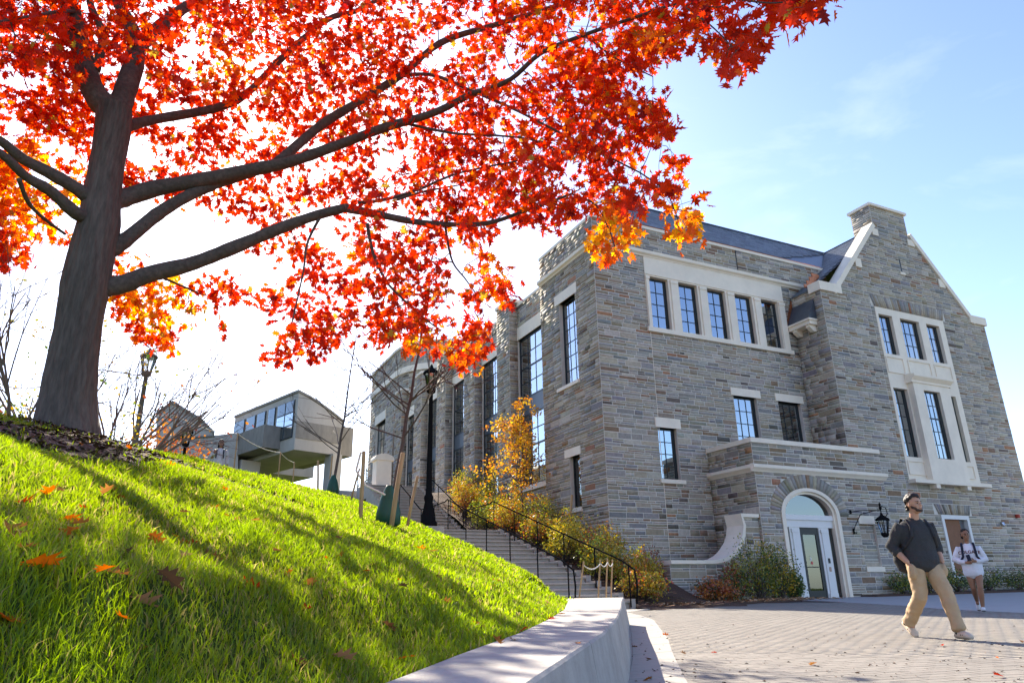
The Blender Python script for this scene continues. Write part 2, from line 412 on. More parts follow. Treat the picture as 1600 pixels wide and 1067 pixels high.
MB().box(16.752, 16.768, Y0 - .012, Y0 + .01, .3, 10.55).build('expansion_joint', 'limestone', hall)
# five-light window in a limestone surround
sur = MB()
ws = [(16.86 + 1.5425 * k, 17.86 + 1.5425 * k) for k in range(5)]
sur.box(W5[0], W5[1], Y0 - .03, Y0 + .2, 13.02, 13.90)                        # frieze
edges = [W5[0]] + [x for w in ws for x in w] + [W5[1]]
for k in range(6): sur.box(edges[2 * k], edges[2 * k + 1], Y0 - .03, Y0 + .24, 10.74, 13.02)
surround = sur.build('window_surround', 'limestone', hall)
mo = MB()
for k in range(6):
    x = (edges[2 * k] + edges[2 * k + 1]) / 2; w = min(.17, (edges[2 * k + 1] - edges[2 * k]) / 2 - .005)
    mo.box(x - w, x + w, Y0 - .085, Y0 - .028, 10.74, 12.86); mo.box(x - w - .02, x + w + .02, Y0 - .11, Y0 - .028, 12.86, 13.0)
mo.box(W5[0], W5[1], Y0 - .06, Y0 - .028, 13.08, 13.13)
mo.build('mullion_moulding', 'limestone', surround)
for a, b in ws: window(OY(Y0), UX, NY, a, b, 10.74, 12.98, 2, 4, depth=.17, right_jamb=.06)
# cornice and copings
def cornice(o, u, n, a, b, z, prof, mat='limestone', name='cornice'):
    o, u, n = (np.asarray(t, float) for t in (o, u, n))
    m = MB(); m.prism([o + u * a + n * p[0] + np.array([0, 0, z + p[1]]) for p in prof], u * (b - a)); return m.build(name, mat, hall)
PROF = [(-.05, 0), (.05, 0), (.07, .05), (.13, .09), (.16, .11), (.17, .24), (.06, .27), (-.05, .27)]
cornice(OY(Y0), UX, NY, X0 - .17, 26.4, 13.89, PROF)
cornice(OX(X0), UY, NX, Y0 + .051, 26.30, 13.89, PROF)
COP = [(-.30, 0), (.04, 0), (.04, .13), (-.30, .15)]
cornice(OY(Y0), UX, NY, X0 - .04, 27.5, 15.22, COP, name='coping')
cornice(OX(X0), UY, NX, Y0 + .301, 26.30, 15.22, COP, name='coping')
MB().box(15.0, 27.6, Y0 + .22, Y0 + .42, 15.37, 15.56).build('copper_gutter', 'copper', hall)
MB().box(21.89, 21.91, Y0 - .03, Y0 - .005, 14.16, 15.22).build('expansion_joint', 'window_metal', hall)

# ---- left side: end block, then recessed bays between piers
WU, WD = (23.27, 24.62, 8.70, 12.42), (23.50, 24.30, 3.75, 5.74)
left_holes = [WU, WD, (23.10, 24.96, 12.42, 12.88), (23.18, 24.98, 8.56, 8.70), (23.38, 24.62, 5.74, 6.07), (23.46, 24.62, 3.58, 3.75)]
lay_stones(OX(X0), UY, NX, Y0, 26.30, -.3, 13.90, left_holes, proud=(.004, .035))
lay_stones(OX(X0), UY, NX, Y0, 26.30, 14.16, 15.22, (), proud=(.004, .03))
back(OX(X0), UY, NX, Y0, 26.30, -.3, 15.22, [WU, WD])
window(OX(X0), UY, NX, *WU, 3, 6, depth=.2); window(OX(X0), UY, NX, *WD, 1, 1, depth=.2, mat='glass_dark')
for nm, bx in (('lintel', (X0 - .04, X0 + .2, 23.10, 24.96, 12.42, 12.88)), ('sill', (X0 - .08, X0 + .2, 23.18, 24.98, 8.56, 8.70)),
               ('lintel', (X0 - .04, X0 + .2, 23.38, 24.62, 5.74, 6.07)), ('sill', (X0 - .08, X0 + .2, 23.46, 24.62, 3.58, 3.75))): LIME(nm, bx)
WALLBACK.poly([(X0, 26.3, -.3), (XW + .3, 26.3, -.3), (XW + .3, 26.3, 15.22), (X0, 26.3, 15.22)])
PIERS = [(29.66 + 4.46 * k, 31.12 + 4.46 * k) for k in range(5)]
bay_edges = [26.30] + [e for p in PIERS for e in p]
bays = [(bay_edges[2 * k], bay_edges[2 * k + 1]) for k in range(5)]
bw = [(a + .06, b - .02, 5.25, 12.45) for a, b in bays]
lay_stones(OX(XW), UY, NX, 26.30, 49.0, 2.0, 14.25, bw + [(a, b, 12.45, 13.10) for a, b in bays] + [(a, b, 5.02, 5.25) for a, b in bays] + [(a, b, 2.0, 14.25) for a, b in PIERS])
back(OX(XW), UY, NX, 26.30, 49.0, 2.0, 14.25, bw)
for k, (a, b) in enumerate(bays):
    LIME('lintel', (XW - .04, XW + .2, a + .01, b - .01, 12.45, 13.10)); LIME('sill', (XW - .12, XW + .2, a + .01, b - .01, 5.02, 5.25))
    window(OX(XW), UY, NX, *bw[k], 4 if k < 2 else 3, [1.3, 1.3, 1.1, 1.1, 1.3, 1.1, 1.1, 1.1, 1.1], depth=.12, fw=.09, bar=.04, solid=(4,), heavy=(2, 4, 5, 7))
    cornice(OX(XW), UY, NX, a, b, 14.25, COP, name='coping')
for a, b in PIERS:
    lay_stones(OX(X0), UY, NX, a, b, 2.0, 14.50, proud=(.004, .03)); lay_stones(OY(a), UX, NY, X0, XW, 2.0, 14.50, proud=(.004, .025))
    WALLBACK.box(X0, XW + .1, a, b, 2.0, 14.50); LIME('pier_cap', (X0 - .07, XW + .3, a - .06, b + .06, 14.50, 14.66))
# far end: taller block with a rounded corner
RC = 4.2; yc, xc = 49.4, X0 + .02 + RC                                          # corner arc centre (xc, yc)
lay_stones(OX(X0 + .02), UY, NX, yc, 56.2, 3.0, 17.9, [(51.6, 54.2, 7.2, 13.3), (51.5, 54.3, 13.3, 14.0), (yc, 56.2, 15.9, 16.35)])
back(OX(X0 + .02), UY, NX, yc, 56.2, 3.0, 17.9, [(51.6, 54.2, 7.2, 13.3)])
window(OX(X0 + .02), UY, NX, 51.6, 54.2, 7.2, 13.3, 3, 5, depth=.2, fw=.1, bar=.05)
LIME('lintel', (X0 - .06, X0 + .2, 51.45, 54.35, 13.3, 14.0)); LIME('string_course', (X0 - .08, X0 + .1, yc, 56.2, 15.9, 16.35))
NA = 10
for k in range(NA):
    a0, a1 = math.pi + (math.pi / 2) * k / NA, math.pi + (math.pi / 2) * (k + 1) / NA
    p0, p1 = np.array([xc + RC * math.cos(a0), yc + RC * math.sin(a0), 0]), np.array([xc + RC * math.cos(a1), yc + RC * math.sin(a1), 0])
    u = (p1 - p0); w = np.linalg.norm(u); u = u / w; n = np.array([u[1], -u[0], 0]); n = n if n @ (p0 - np.array([xc, yc, 0])) > 0 else -n
    lay_stones(p0, u, n, 0, w, 12.0, 15.9); lay_stones(p0, u, n, 0, w, 16.35, 17.9)
    WALLBACK.poly([p0 + (0, 0, 12), p1 + (0, 0, 12), p1 + (0, 0, 17.9), p0 + (0, 0, 17.9)])
ro = [(xc + (RC + .1) * math.cos(math.pi + math.pi / 2 * k / 20), yc + (RC + .1) * math.sin(math.pi + math.pi / 2 * k / 20)) for k in range(21)]
ri = [(xc + (RC - .1) * math.cos(math.pi + math.pi / 2 * k / 20), yc + (RC - .1) * math.sin(math.pi + math.pi / 2 * k / 20)) for k in range(21)]
MB().strip([(*p, 15.9) for p in ri], [(*p, 15.9) for p in ro], (0, 0, .45)).build('string_course', 'limestone', hall)
MB().strip([(*p, 17.9) for p in ri], [(*p, 17.9) for p in ro], (0, 0, .18)).build('coping', 'limestone', hall)
cornice(OX(X0 + .02), UY, NX, yc, 56.2, 17.9, [(-.1, 0), (.1, 0), (.1, .18), (-.1, .18)], name='coping')
WALLBACK.box(xc, 30, yc - RC + .3, 56, 10, 17.8); WALLBACK.poly([(X0 + .02, 56.2, 3), (20, 56.2, 3), (20, 56.2, 17.9), (X0 + .02, 56.2, 17.9)])
WALLBACK.box(15.1, 26, 26.6, 49, 13.9, 14.1)                                      # flat roof over the bays

# ---- gabled wing
GZ, XA, XB, CT = 13.45, 29.42, 31.95, 18.42
sl = lambda x: GZ + (x - 26.08) * (17.30 - 13.41) / (29.42 - 26.08)
xl = 26.08
GCLIP = [(XG0, -.3), (XG1, -.3), (XG1, GZ), (35.35, GZ), (XB, 17.25), (XB, CT), (XA, CT), (XA, 17.25), (xl, GZ), (XG0, GZ)]
GW1 = (28.30, 33.14, 4.95, 12.88)
SM = (29.86, 31.70, .95, 3.55)
gh = [GW1, SM, (29.5, 32.0, 3.55, 4.02), (28.1, 33.34, 12.88, 13.45)]
lay_stones(OY(YG), UX, NY, XG0, XG1, -.3, GZ, gh + [(XG0, 25.75, -.3, 5.8)], ucuts=(28.05,))
lay_stones(OY(YG), UX, NY, xl, 35.4, GZ, 17.27, [(30.80, 30.90, 15.05, 15.76)], clip=[(xl, GZ), (35.4, GZ), (XB, 17.27), (XA, 17.27)])
lay_stones(OY(YG), UX, NY, XA, XB, 17.27, CT)
back(OY(YG), UX, NY, XG0, XG1, -.3, GZ, [GW1, SM])
WALLBACK.poly([(xl, YG, GZ), (35.4, YG, GZ), (XB, YG, 17.27), (XB, YG, CT), (XA, YG, CT), (XA, YG, 17.27)])
MB().box(30.81, 30.89, YG - .012, YG - .004, 15.05, 15.76).build('slit_vent', 'window_metal', hall); LIME('slit_sill', (30.68, 31.02, YG - .06, YG, 14.92, 15.05))
lay_stones(OX(XG0), UY, NX, YG, Y0, -.3, 13.32, proud=(.004, .03)); back(OX(XG0), UY, NX, YG, Y0, -.3, 13.32)
lay_stones(OX(XA), UY, NX, YG, YG + 1.1, 16.6, CT); back(OX(XA), UY, NX, YG, YG + 1.1, 16.6, CT)
WALLBACK.poly([(XG1, YG, -.3), (XG1, 26, -.3), (XG1, 26, GZ), (XG1, YG, GZ)])
WALLBACK.poly([(XB, YG, 17), (XB, YG + 1.1, 17), (XB, YG + 1.1, CT), (XB, YG, CT)])
LIME('chimney_cap', (XA - .10, XB + .10, YG - .10, YG + 1.2, CT, CT + .14))
def slope_coping(xa, za, xb, zb):
    d = np.array([xb - xa, 0, zb - za]); d /= np.linalg.norm(d); nn = np.array([-d[2], 0, d[0]]); nn = nn if nn[2] > 0 else -nn
    m = MB(); m.obox(np.array([xa, YG - .09, za]) - nn * .06, np.array([xb - xa, 0, zb - za]), np.array([0, .62, 0]), nn * .24); return m.build('gable_coping', 'limestone', hall)
slope_coping(25.75, GZ - .36, XA, 17.30); slope_coping(35.62, GZ - .36, XB, 17.30)
for b in ((XG0 - .12, 26.2, YG - .095, YG + .56, GZ - .34, GZ + .08), (35.3, XG1 + .1, YG - .095, YG + .56, GZ - .34, GZ + .08),
          (29.20, 29.62, YG - .06, YG - .02, 16.75, 17.12), (31.75, 32.25, YG - .06, YG - .02, 16.70, 17.05),
          (27.55, 27.95, YG - .06, YG - .02, 14.75, 15.2), (33.5, 33.95, YG - .06, YG - .02, 14.75, 15.2)): LIME('kneeler_stone', b)
# soldier stones over the gable windows (flat arch), the porch arch ring and the small window
def flat_arch(a, b, z0, z1, y, lean=.35, cnt=28):
    for k in range(cnt):
        t0, t1 = k / cnt, (k + 1) / cnt; uc = (a + b) / 2
        pts = [(a + (b - a) * t0 + .01, z0), (a + (b - a) * t1 - .01, z0), (a + (b - a) * t1 - .01 + (t1 - .5) * lean, z1), (a + (b - a) * t0 + .01 + (t0 - .5) * lean, z1)]
        STONES.append(([np.array([p[0], y, p[1]]) for p in pts], np.array([0, -1., 0]), random.uniform(.03, .045), stone_col(), False, .05, np.array(UX, float)))
flat_arch(28.3, 33.14, 12.90, 13.44, YG - .004, .4, 34); flat_arch(29.75, 31.8, 3.57, 4.0, YG - .004, .4, 16)
# two-storey limestone bay window
bay = MB(); yb = YG - .02
def bayfill(m, xs, z0, z1, y0, y1):
    for a, b in zip(xs[::2], xs[1::2]): m.box(a, b, y0, y1, z0, z1)
up = [(28.46, 29.38), (29.92, 31.26), (31.78, 32.74)]; lo = [(28.46, 29.40), (30.10, 31.22), (32.04, 32.76)]
ue = [28.30] + [x for w in up for x in w] + [33.14]; le = [28.30] + [x for w in lo for x in w] + [33.14]
bayfill(bay, ue, 10.62, 12.54, yb, YG + .22); bay.box(28.30, 33.14, yb, YG + .2, 12.54, 12.88)
bay.box(28.30, 33.14, yb, YG + .2, 9.02, 10.62); bayfill(bay, le, 5.95, 9.02, yb, YG + .22); bay.box(28.30, 33.14, yb, YG + .2, 4.95, 5.95)
bayo = bay.build('bay_surround', 'limestone', hall)
for a, b, c, d, e in [(*w, 9.72, 10.48, .12) for w in up] + [(*lo[0], 5.18, 5.78, .08), (*lo[2], 5.18, 5.78, .08)]:
    q = lambda x0, x1, z0, z1: [(x0, yb, z0), (x1, yb, z0), (x1, yb, z1), (x0, yb, z1)]
    a, b = a - e, b + e; i_, o_ = q(a + .04, b - .04, c + .04, d - .04), q(a, b, c, d)
    MB().strip(i_ + i_[:1], o_ + o_[:1], (0, -.045, 0)).build('raised_panel', 'limestone', bayo)
orl = MB()                                                                        # projecting middle light
orl.box(29.46, 30.10, YG - .30, yb - .002, 4.95, 9.30); orl.box(31.22, 31.96, YG - .30, yb - .002, 4.95, 9.30); orl.box(30.10, 31.22, YG - .30, yb - .002, 4.95, 5.92); orl.box(30.10, 31.22, YG - .30, yb - .002, 9.0, 9.30)
orl.build('oriel', 'limestone', bayo)
MB().prism([(29.36, YG - .50, 9.66), (29.36, YG - .50, 9.56), (29.36, YG - .34, 9.40), (29.36, YG - .34, 9.30), (29.36, yb, 9.30), (29.36, yb, 9.72)], (2.72, 0, 0)).build('oriel_hood', 'limestone', bayo)
for x in (29.55, 31.62): MB().box(x, x + .26, YG - .33, YG, 4.62, 4.80).build('bracket', 'limestone', bayo)
LIME('sill', (28.22, 33.34, YG - .36, YG + .02, 4.80, 4.95))
for a, b in up: window(OY(YG), UX, NY, a, b, 10.62, 12.54, 2 if b - a < 1.2 else 3, 3, depth=.17, right_jamb=.10)
for a, b in (lo[0], lo[2]): window(OY(YG), UX, NY, a, b, 5.95, 9.02, 2, 5, depth=.17, right_jamb=.10)
window(OY(YG - .26), UX, NY, 30.10, 31.22, 5.92, 9.0, 3, 5, depth=.14, heavy=(3,), right_jamb=.10)
# small white-framed window by the plaza, with a brown blind
fr = MB(); fr.box(29.86, 30.02, YG - .04, YG + .2, .95, 3.55); fr.box(31.54, 31.70, YG - .04, YG + .2, .95, 3.55); fr.box(30.02, 31.54, YG - .04, YG + .2, 3.38, 3.55); fr.box(30.02, 31.54, YG - .06, YG + .2, .95, 1.08)
sw = fr.build('small_window', 'white_paint', hall); MB().box(30.02, 31.2, YG + .10, YG + .12, 1.08, 3.38).build('blind', 'blind', sw); MB().box(31.2, 31.54, YG + .14, YG + .15, 1.08, 3.38).build('pane', 'glass', sw)
# alarm and wall light on the gable wall
p = on_y(1590, 806, YG - .06); MB().lathe([(.10, -.08), (.10, .08)], p, 10).build('fire_alarm', pmat('alarm_red', (.35, .03, .015), rough=.4), hall)
p = on_y(1567, 819, YG - .08); MB().tube([p + (0, .08, .05), p + (0, 0, .04), p + (0, -.06, -.06)], [.07, .09, .06], 10).build('wall_light', 'steel', hall)
# lean-to hood in the inner corner, slate with copper flashing and two brackets
hd = MB(); hd.box(24.46, XG0, 20.45, Y0 - .03, 11.62, 11.80); hd.box(24.40, XG0, 20.40, Y0 - .03, 11.80, 11.88); hd.build('hood_cornice', 'limestone', hall)
for y in (20.55, 21.3): MB().prism([(24.52, y, 11.62), (24.52, y, 11.52), (24.75, y, 11.34), (XG0, y, 11.34), (XG0, y, 11.62)], (0, .2, 0)).build('hood_bracket', 'limestone', hall)
m = MB(); m.col = (.05, .06, .075); m.prism([(24.42, 20.42, 11.89), (XG0 + .0, 20.42, 11.89), (XG0, 20.42, 12.9)], (0, 1.26, 0)); m.build('hood_roof', 'slate', hall)
m = MB()
for k in range(6): m.box(24.44 + .08 * k, 24.54 + .08 * k, Y0 - .05, Y0 - .036, 11.9 + .16 * k, 12.25 + .19 * k)
m.build('hood_flashing', 'copper', hall)

# ---- entrance porch
PX0, PX1 = 19.0, 25.75
AX, AZ, ARX, ARZ = 21.45, 3.22, 1.46, .98                                           # arch: centre, springing, half width, rise
lay_stones(OY(YP), UX, NY, PX0, PX1, -.3, 4.70, [(AX - ARX, AX + ARX, -.3, AZ), (23.92, 24.78, 1.24, 3.28)], ell=(AX, AZ, ARX + .52, ARZ + .50))
lay_stones(OY(YP), UX, NY, PX0, PX1, 4.98, 5.76)
lay_stones(OX(PX0), UY, NX, YP, Y0, -.3, 4.70, proud=(.004, .03)); lay_stones(OX(PX0), UY, NX, YP, Y0, 4.98, 5.76, proud=(.004, .03))
back(OY(YP), UX, NY, PX0, AX - ARX, -.3, 5.76); back(OY(YP), UX, NY, AX + ARX, PX1, -.3, 5.76, [(23.92, 24.78, 1.24, 3.28)], depth=.10)
back(OX(PX0), UY, NX, YP, Y0, -.3, 5.76)
NE = 24
arc = [(AX - ARX * math.cos(math.pi * k / NE), AZ + ARZ * math.sin(math.pi * k / NE)) for k in range(NE + 1)]
for k in range(NE):
    (xa, za), (xb, zb) = arc[k], arc[k + 1]; WALLBACK.poly([(xa, YP, za), (xb, YP, zb), (xb, YP, 5.76), (xa, YP, 5.76)])
NV = 30
for k in range(NV):                                                                    # radial ring
    a0, a1 = math.pi * (k + .06) / NV, math.pi * (k + .94) / NV; q = []
    for a, r in ((a0, 0), (a1, 0), (a1, .5), (a0, .5)): q.append(np.array([AX - (ARX + r + .0) * math.cos(a), YP - .003, AZ + (ARZ + r) * math.sin(a)]))
    STONES.append((q, np.array([0, -1., 0]), random.uniform(.02, .04), stone_col(), False, .05, np.array(UX, float)))
MB().box(PX0 + .02, PX1, YP + .3, Y0 - .02, 5.3, 5.5).build('balcony_floor', 'concrete_step', hall)
MB().box(PX0 + .3, PX1 - .01, YP + .29, YP + .32, 5.5, 5.76).build('parapet_back', 'limestone', hall)
WALLBACK.poly([(PX1, YP, -.3), (PX1, YG, -.3), (PX1, YG, 5.76), (PX1, YP, 5.76)])
PC = [(-.04, 0), (.03, 0), (.05, .04), (.13, .12), (.15, .14), (.15, .24), (.05, .28), (-.04, .28)]
cornice(OY(YP), UX, NY, PX0 - .15, PX1 + .15, 4.70, PC); cornice(OX(PX0), UY, NX, YP + .041, Y0, 4.70, PC)
PCO = [(-.30, 0), (.06, 0), (.06, .17), (-.30, .19)]
cornice(OY(YP), UX, NY, PX0 - .06, PX1 + .02, 5.76, PCO, name='coping'); cornice(OX(PX0), UY, NX, YP + .301, Y0, 5.76, PCO, name='coping')
# blind niche
lay_stones(OY(YP + .09), UX, NY, 23.92, 24.78, 1.42, 2.98, proud=(.005, .015)); LIME('niche_lintel', (23.92, 24.78, YP - .03, YP + .2, 2.98, 3.28)); LIME('niche_sill', (23.88, 24.86, YP - .05, YP + .2, 1.24, 1.42))
WALLBACK.poly([(23.92, YP + .09, 1.3), (24.78, YP + .09, 1.3), (24.78, YP + .09, 3.1), (23.92, YP + .09, 3.1)])
# arched doorway: architrave, transom, pilasters, side lights, fanlight, door
def ell(rx, rz, n=NE): return [(AX - rx * math.cos(math.pi * k / n), AZ + rz * math.sin(math.pi * k / n)) for k in range(n + 1)]
BASEZ = .34
dw = MB()
for (r0, d0, r1, d1, y0, y1) in ((1.30, .86, 1.47, .985, YP - .05, YP + .3), (1.20, .77, 1.30, .86, YP + .04, YP + .30)):
    i_ = [(AX - r0, BASEZ)] + ell(r0, d0) + [(AX + r0, BASEZ)]; o_ = [(AX - r1, BASEZ)] + ell(r1, d1) + [(AX + r1, BASEZ)]
    dw.strip([(p[0], y0, p[1]) for p in i_], [(p[0], y0, p[1]) for p in o_], (0, y1 - y0, 0))
arch = dw.build('door_surround', 'limestone', hall)
YD = YP + .18
m = MB(); m.box(AX - 1.20, AX + 1.20, YD - .10, YD + .12, 3.06, 3.24); m.box(AX - 1.20, AX + 1.20, YD - .05, YD + .12, 2.80, 3.06); m.build('transom', 'white_paint', arch)
lx = AX - .03
for s_, x in ((-1, lx - .98), (1, lx + .48)):
    m = MB(); m.box(x, x + .50, YD - .03, YD + .10, BASEZ, 2.80); m.box(x + .10, x + .40, YD - .07, YD - .028, BASEZ + .18, 2.62); m.box(x + .06, x + .44, YD - .09, YD - .028, 2.62, 2.74); m.box(x + .05, x + .45, YD - .09, YD - .028, BASEZ, BASEZ + .18)
    m.build('door_pilaster', 'white_paint', arch)
for a, b in ((AX - 1.20, lx - .98), (lx + .98, AX + 1.20)): MB().box(a, b, YD + .02, YD + .05, BASEZ, 2.80).build('side_light', 'glass_dark', arch)
m = MB(); m.poly([(p[0], YD + .05, p[1]) for p in ell(1.20, .77)][::-1]); m.build('fanlight', 'glass_fan', arch)
dm = MB(); a, b = lx - .47, lx + .47
dm.box(a, a + .14, YD, YD + .06, BASEZ, 2.80); dm.box(b - .14, b, YD, YD + .06, BASEZ, 2.80); dm.box(a + .14, b - .14, YD, YD + .06, 2.55, 2.80); dm.box(a + .14, b - .14, YD, YD + .06, BASEZ, BASEZ + .28)
door = dm.build('door', 'window_metal', arch); MB().box(a + .14, b - .14, YD + .025, YD + .035, BASEZ + .28, 2.55).build('door_glass', 'glass_dark', door)
MB().tube([(a + .14, YD - .03, 1.42), (b - .14, YD - .03, 1.42)], .014, 8).build('push_bar', 'window_metal', door)
m = MB(); m.tube([(lx - .08, YD + .02, 1.78), (lx - .08, YD + .021, 1.79)], .028, 10); m.box(lx - .105, lx - .055, YD + .016, YD + .02, 1.64, 1.75); m.build('door_sticker', 'white_paint', door)
MB().tube([(lx - .04, YD + .021, 1.56), (lx - .04, YD + .017, 1.56)], .055, 14).build('door_sticker', pmat('sticker_red', (.55, .12, .10), var=0), door)
MB().box(lx + .69, lx + .77, YD - .10, YD - .07, 1.55, 1.72).build('card_reader', 'window_metal', arch); MB().box(lx + .68, lx + .78, YD - .085, YD - .07, 1.26, 1.42).build('push_plate', pmat('plate', (.42, .28, .2), rough=.4), arch)
MB().box(AX - 1.3, AX + 1.3, YP + .1, YP + .9, BASEZ - .12, BASEZ - .004).build('threshold', 'concrete_step', hall)
# scroll wing wall left of the porch
cur = [(18.95, 3.08), (18.22, 3.08), (18.30, 2.80), (18.22, 2.46), (18.08, 2.20), (17.92, 2.02), (17.72, 1.84), (17.50, 1.70), (17.20, 1.585), (16.85, 1.53), (16.40, 1.52), (14.95, 1.52)]
off = [(18.95, 3.20), (18.12, 3.20), (18.19, 2.80), (18.11, 2.50), (17.98, 2.27), (17.83, 2.11), (17.64, 1.94), (17.44, 1.81), (17.16, 1.70), (16.82, 1.645), (16.40, 1.635), (14.95, 1.635)]
for k in range(len(cur) - 1):
    MB().prism([(cur[k][0], YP + .02, cur[k][1]), (off[k][0], YP + .02, off[k][1]), (off[k + 1][0], YP + .02, off[k + 1][1]), (cur[k + 1][0], YP + .02, cur[k + 1][1])], (0, .85, 0)).build('scroll_coping', 'limestone', hall)
for k in range(1, len(cur) - 1):
    xa, xb = sorted((cur[k][0], cur[k + 1][0])); 
    if xb - xa < .03: continue
    lay_stones(OY(YP + .10), UX, NY, xa, xb, -.3, min(cur[k][1], cur[k + 1][1]) - .01)
lay_stones(OY(YP + .10), UX, NY, 18.30, 18.98, -.3, 3.07)
WALLBACK.prism([(p[0], YP + .10, p[1]) for p in cur] + [(14.95, YP + .10, -.3), (18.95, YP + .10, -.3)], (0, .7, 0))
lay_stones(OX(14.95), UY, NX, YP + .1, YP + .8, -.3, 1.5)

# ---- roofs: slates as geometry on the near slope
def slope_slates(o, u, up, nu, nz, w, h, tri=None):
    m = MB(); o, u, up = (np.asarray(t, float) for t in (o, u, up)); nrm = np.cross(u, up); nrm /= np.linalg.norm(nrm); nrm = nrm if nrm[2] > 0 else -nrm
    for r in range(nz):
        for k in range(nu):
            a = (k + (.5 if r % 2 else 0)) * w
            if tri and not tri(a, r * h): continue
            c = np.array([.150, .175, .210]) * RNG.uniform(.7, 1.35) + RNG.normal(0, .004, 3); m.col = tuple(np.clip(c, .01, 1))
            q = o + u * a + up * (r * h)
            m.poly([q + nrm * .035, q + u * (w - .008) + nrm * .035, q + u * (w - .008) + up * (h + .03) + nrm * .012, q + up * (h + .03) + nrm * .012])
            m.poly([q + nrm * .008, q + u * (w - .008) + nrm * .008, q + u * (w - .008) + nrm * .035, q + nrm * .035])
    return m
RZ = 17.85
upm = np.array([0, 24.0 - 21.98, RZ - 15.60]); lm = np.linalg.norm(upm); upm /= lm
valley = lambda a, t: (a + 15.0) < 25.15 + (t * upm[2]) * 2.55 and (a + 15.0) > 15.05 + t * upm[1]
rs = slope_slates((15.0, 21.98, 15.60), (1, 0, 0), upm, 52, int(lm / .19) + 1, .30, .19, valley).build('roof_slates', 'slate', hall); tag(rs, kind='stuff')
rb = MB(); rb.col = (.05, .065, .085)
rb.poly([(15.0, 21.98, 15.59), (30.7, 21.98, 15.59), (30.7, 24.0, RZ - .01), (17.05, 24.0, RZ - .01)]); rb.poly([(15.0, 26.0, 15.59), (15.0, 21.98, 15.59), (17.05, 24.0, RZ - .01)])
rb.poly([(17.05, 24.0, RZ - .01), (30.7, 24.0, RZ - .01), (30.7, 26, 15.59), (15.0, 26, 15.59)])
rb.poly([(24.9, 20.5, 13.28), (30.72, 20.5, RZ + .0), (30.72, 40, RZ + .0), (24.9, 40, 13.28)]); rb.poly([(36.5, 20.5, 13.28), (30.72, 20.5, RZ), (30.72, 40, RZ), (36.5, 40, 13.28)])
rb.build('roof', 'slate', hall)
upw = np.array([30.72 - 24.9, 0, RZ - 13.28]); lw_ = np.linalg.norm(upw); upw /= lw_
ws_ = slope_slates((24.9, 20.55, 13.30), (0, 1, 0), upw, 18, int(lw_ / .19), .30, .19).build('wing_roof_slates', 'slate', hall); tag(ws_, kind='stuff')
MB().box(17.0, 30.7, 23.94, 24.06, RZ - .02, RZ + .06).build('ridge_cap', 'window_metal', hall); MB().box(30.66, 30.78, 21.2, 40, RZ - .02, RZ + .06).build('ridge_cap', 'window_metal', hall)
m = MB()
for k in range(4): m.box(24.72 + .32 * k, 25.12 + .34 * k, 20.62 + .1 * k, 20.66 + .1 * k, 13.45, 13.62 + .28 * k)
m.build('step_flashing', 'copper', hall)

# ---- rooms behind the glass
it = MB()
it.box(X0 + .5, XG0 + 6, 26.0, 26.2, 0, 15); it.box(X0 + .5, 24.9, Y0 + .4, 26, 9.9, 10.2); it.box(X0 + .5, 24.9, Y0 + .4, 26, 13.2, 13.5); it.box(X0 + .5, 24.9, Y0 + .4, 26, 5.4, 5.6)
it.box(XG0 + .4, 36, 24.5, 24.7, 0, 13); it.box(XG0 + .4, 36, YG + .4, 24.5, 9.4, 9.7); it.box(XG0 + .4, 36, YG + .4, 24.5, 4.4, 4.6); it.box(XG0 + .4, 36, YG + .4, 24.5, 12.95, 13.1)
it.box(PX0 + .3, PX1, YP + 1.9, YP + 2.0, 0, 4.6); it.box(XW + 2.2, XW + 2.4, 26.5, 56, 2, 14); it.box(XW + .5, XW + 2.2, 26.5, 49, 8.6, 8.8)
it.build('interior_walls', 'interior', hall)
for x, y in ((17.0, 23.6), (18.6, 23.9), (20.4, 23.6)): MB().box(x, x + 1.6, y, y + .06, 13.1, 13.14).build('ceiling_light', 'tube_light', hall)

# ---- all stones: the 300 that show largest are objects of their own
WALLBACK.build('wall', 'mortar', hall)
def appear(s): c = np.mean(s[0], 0); d = view_depth(c); return s[5] / (d * d) if s[4] else 0
order = sorted(range(len(STONES)), key=lambda i: -appear(STONES[i])); single = set(order[:300])
SM_ = {}
def stone_mesh(ax, var):
    if (ax, var) not in SM_:
        r = np.random.default_rng(var); fr_ = []
        me = bpy.data.meshes.new('stone'); v = []
        for d in (0, 1):
            for a, z in ((-.5, -.5), (.5, -.5), (.5, .5), (-.5, .5)):
                j = 1 + r.normal(0, .18) if d else 0; ins = .985 if d else 1
                v.append((a * ins, -j, z * ins * (1 if not d else .96)) if ax == 0 else (-j, a * ins, z * ins * (1 if not d else .96)))
        me.from_pydata(v, [], [(0, 1, 5, 4), (1, 2, 6, 5), (2, 3, 7, 6), (3, 0, 4, 7), (4, 5, 6, 7), (3, 2, 1, 0)]); me.materials.append(MATS['stone_single']); SM_[(ax, var)] = me
    return SM_[(ax, var)]
bv, bf, bc = [], [], []
tri_m = MB()
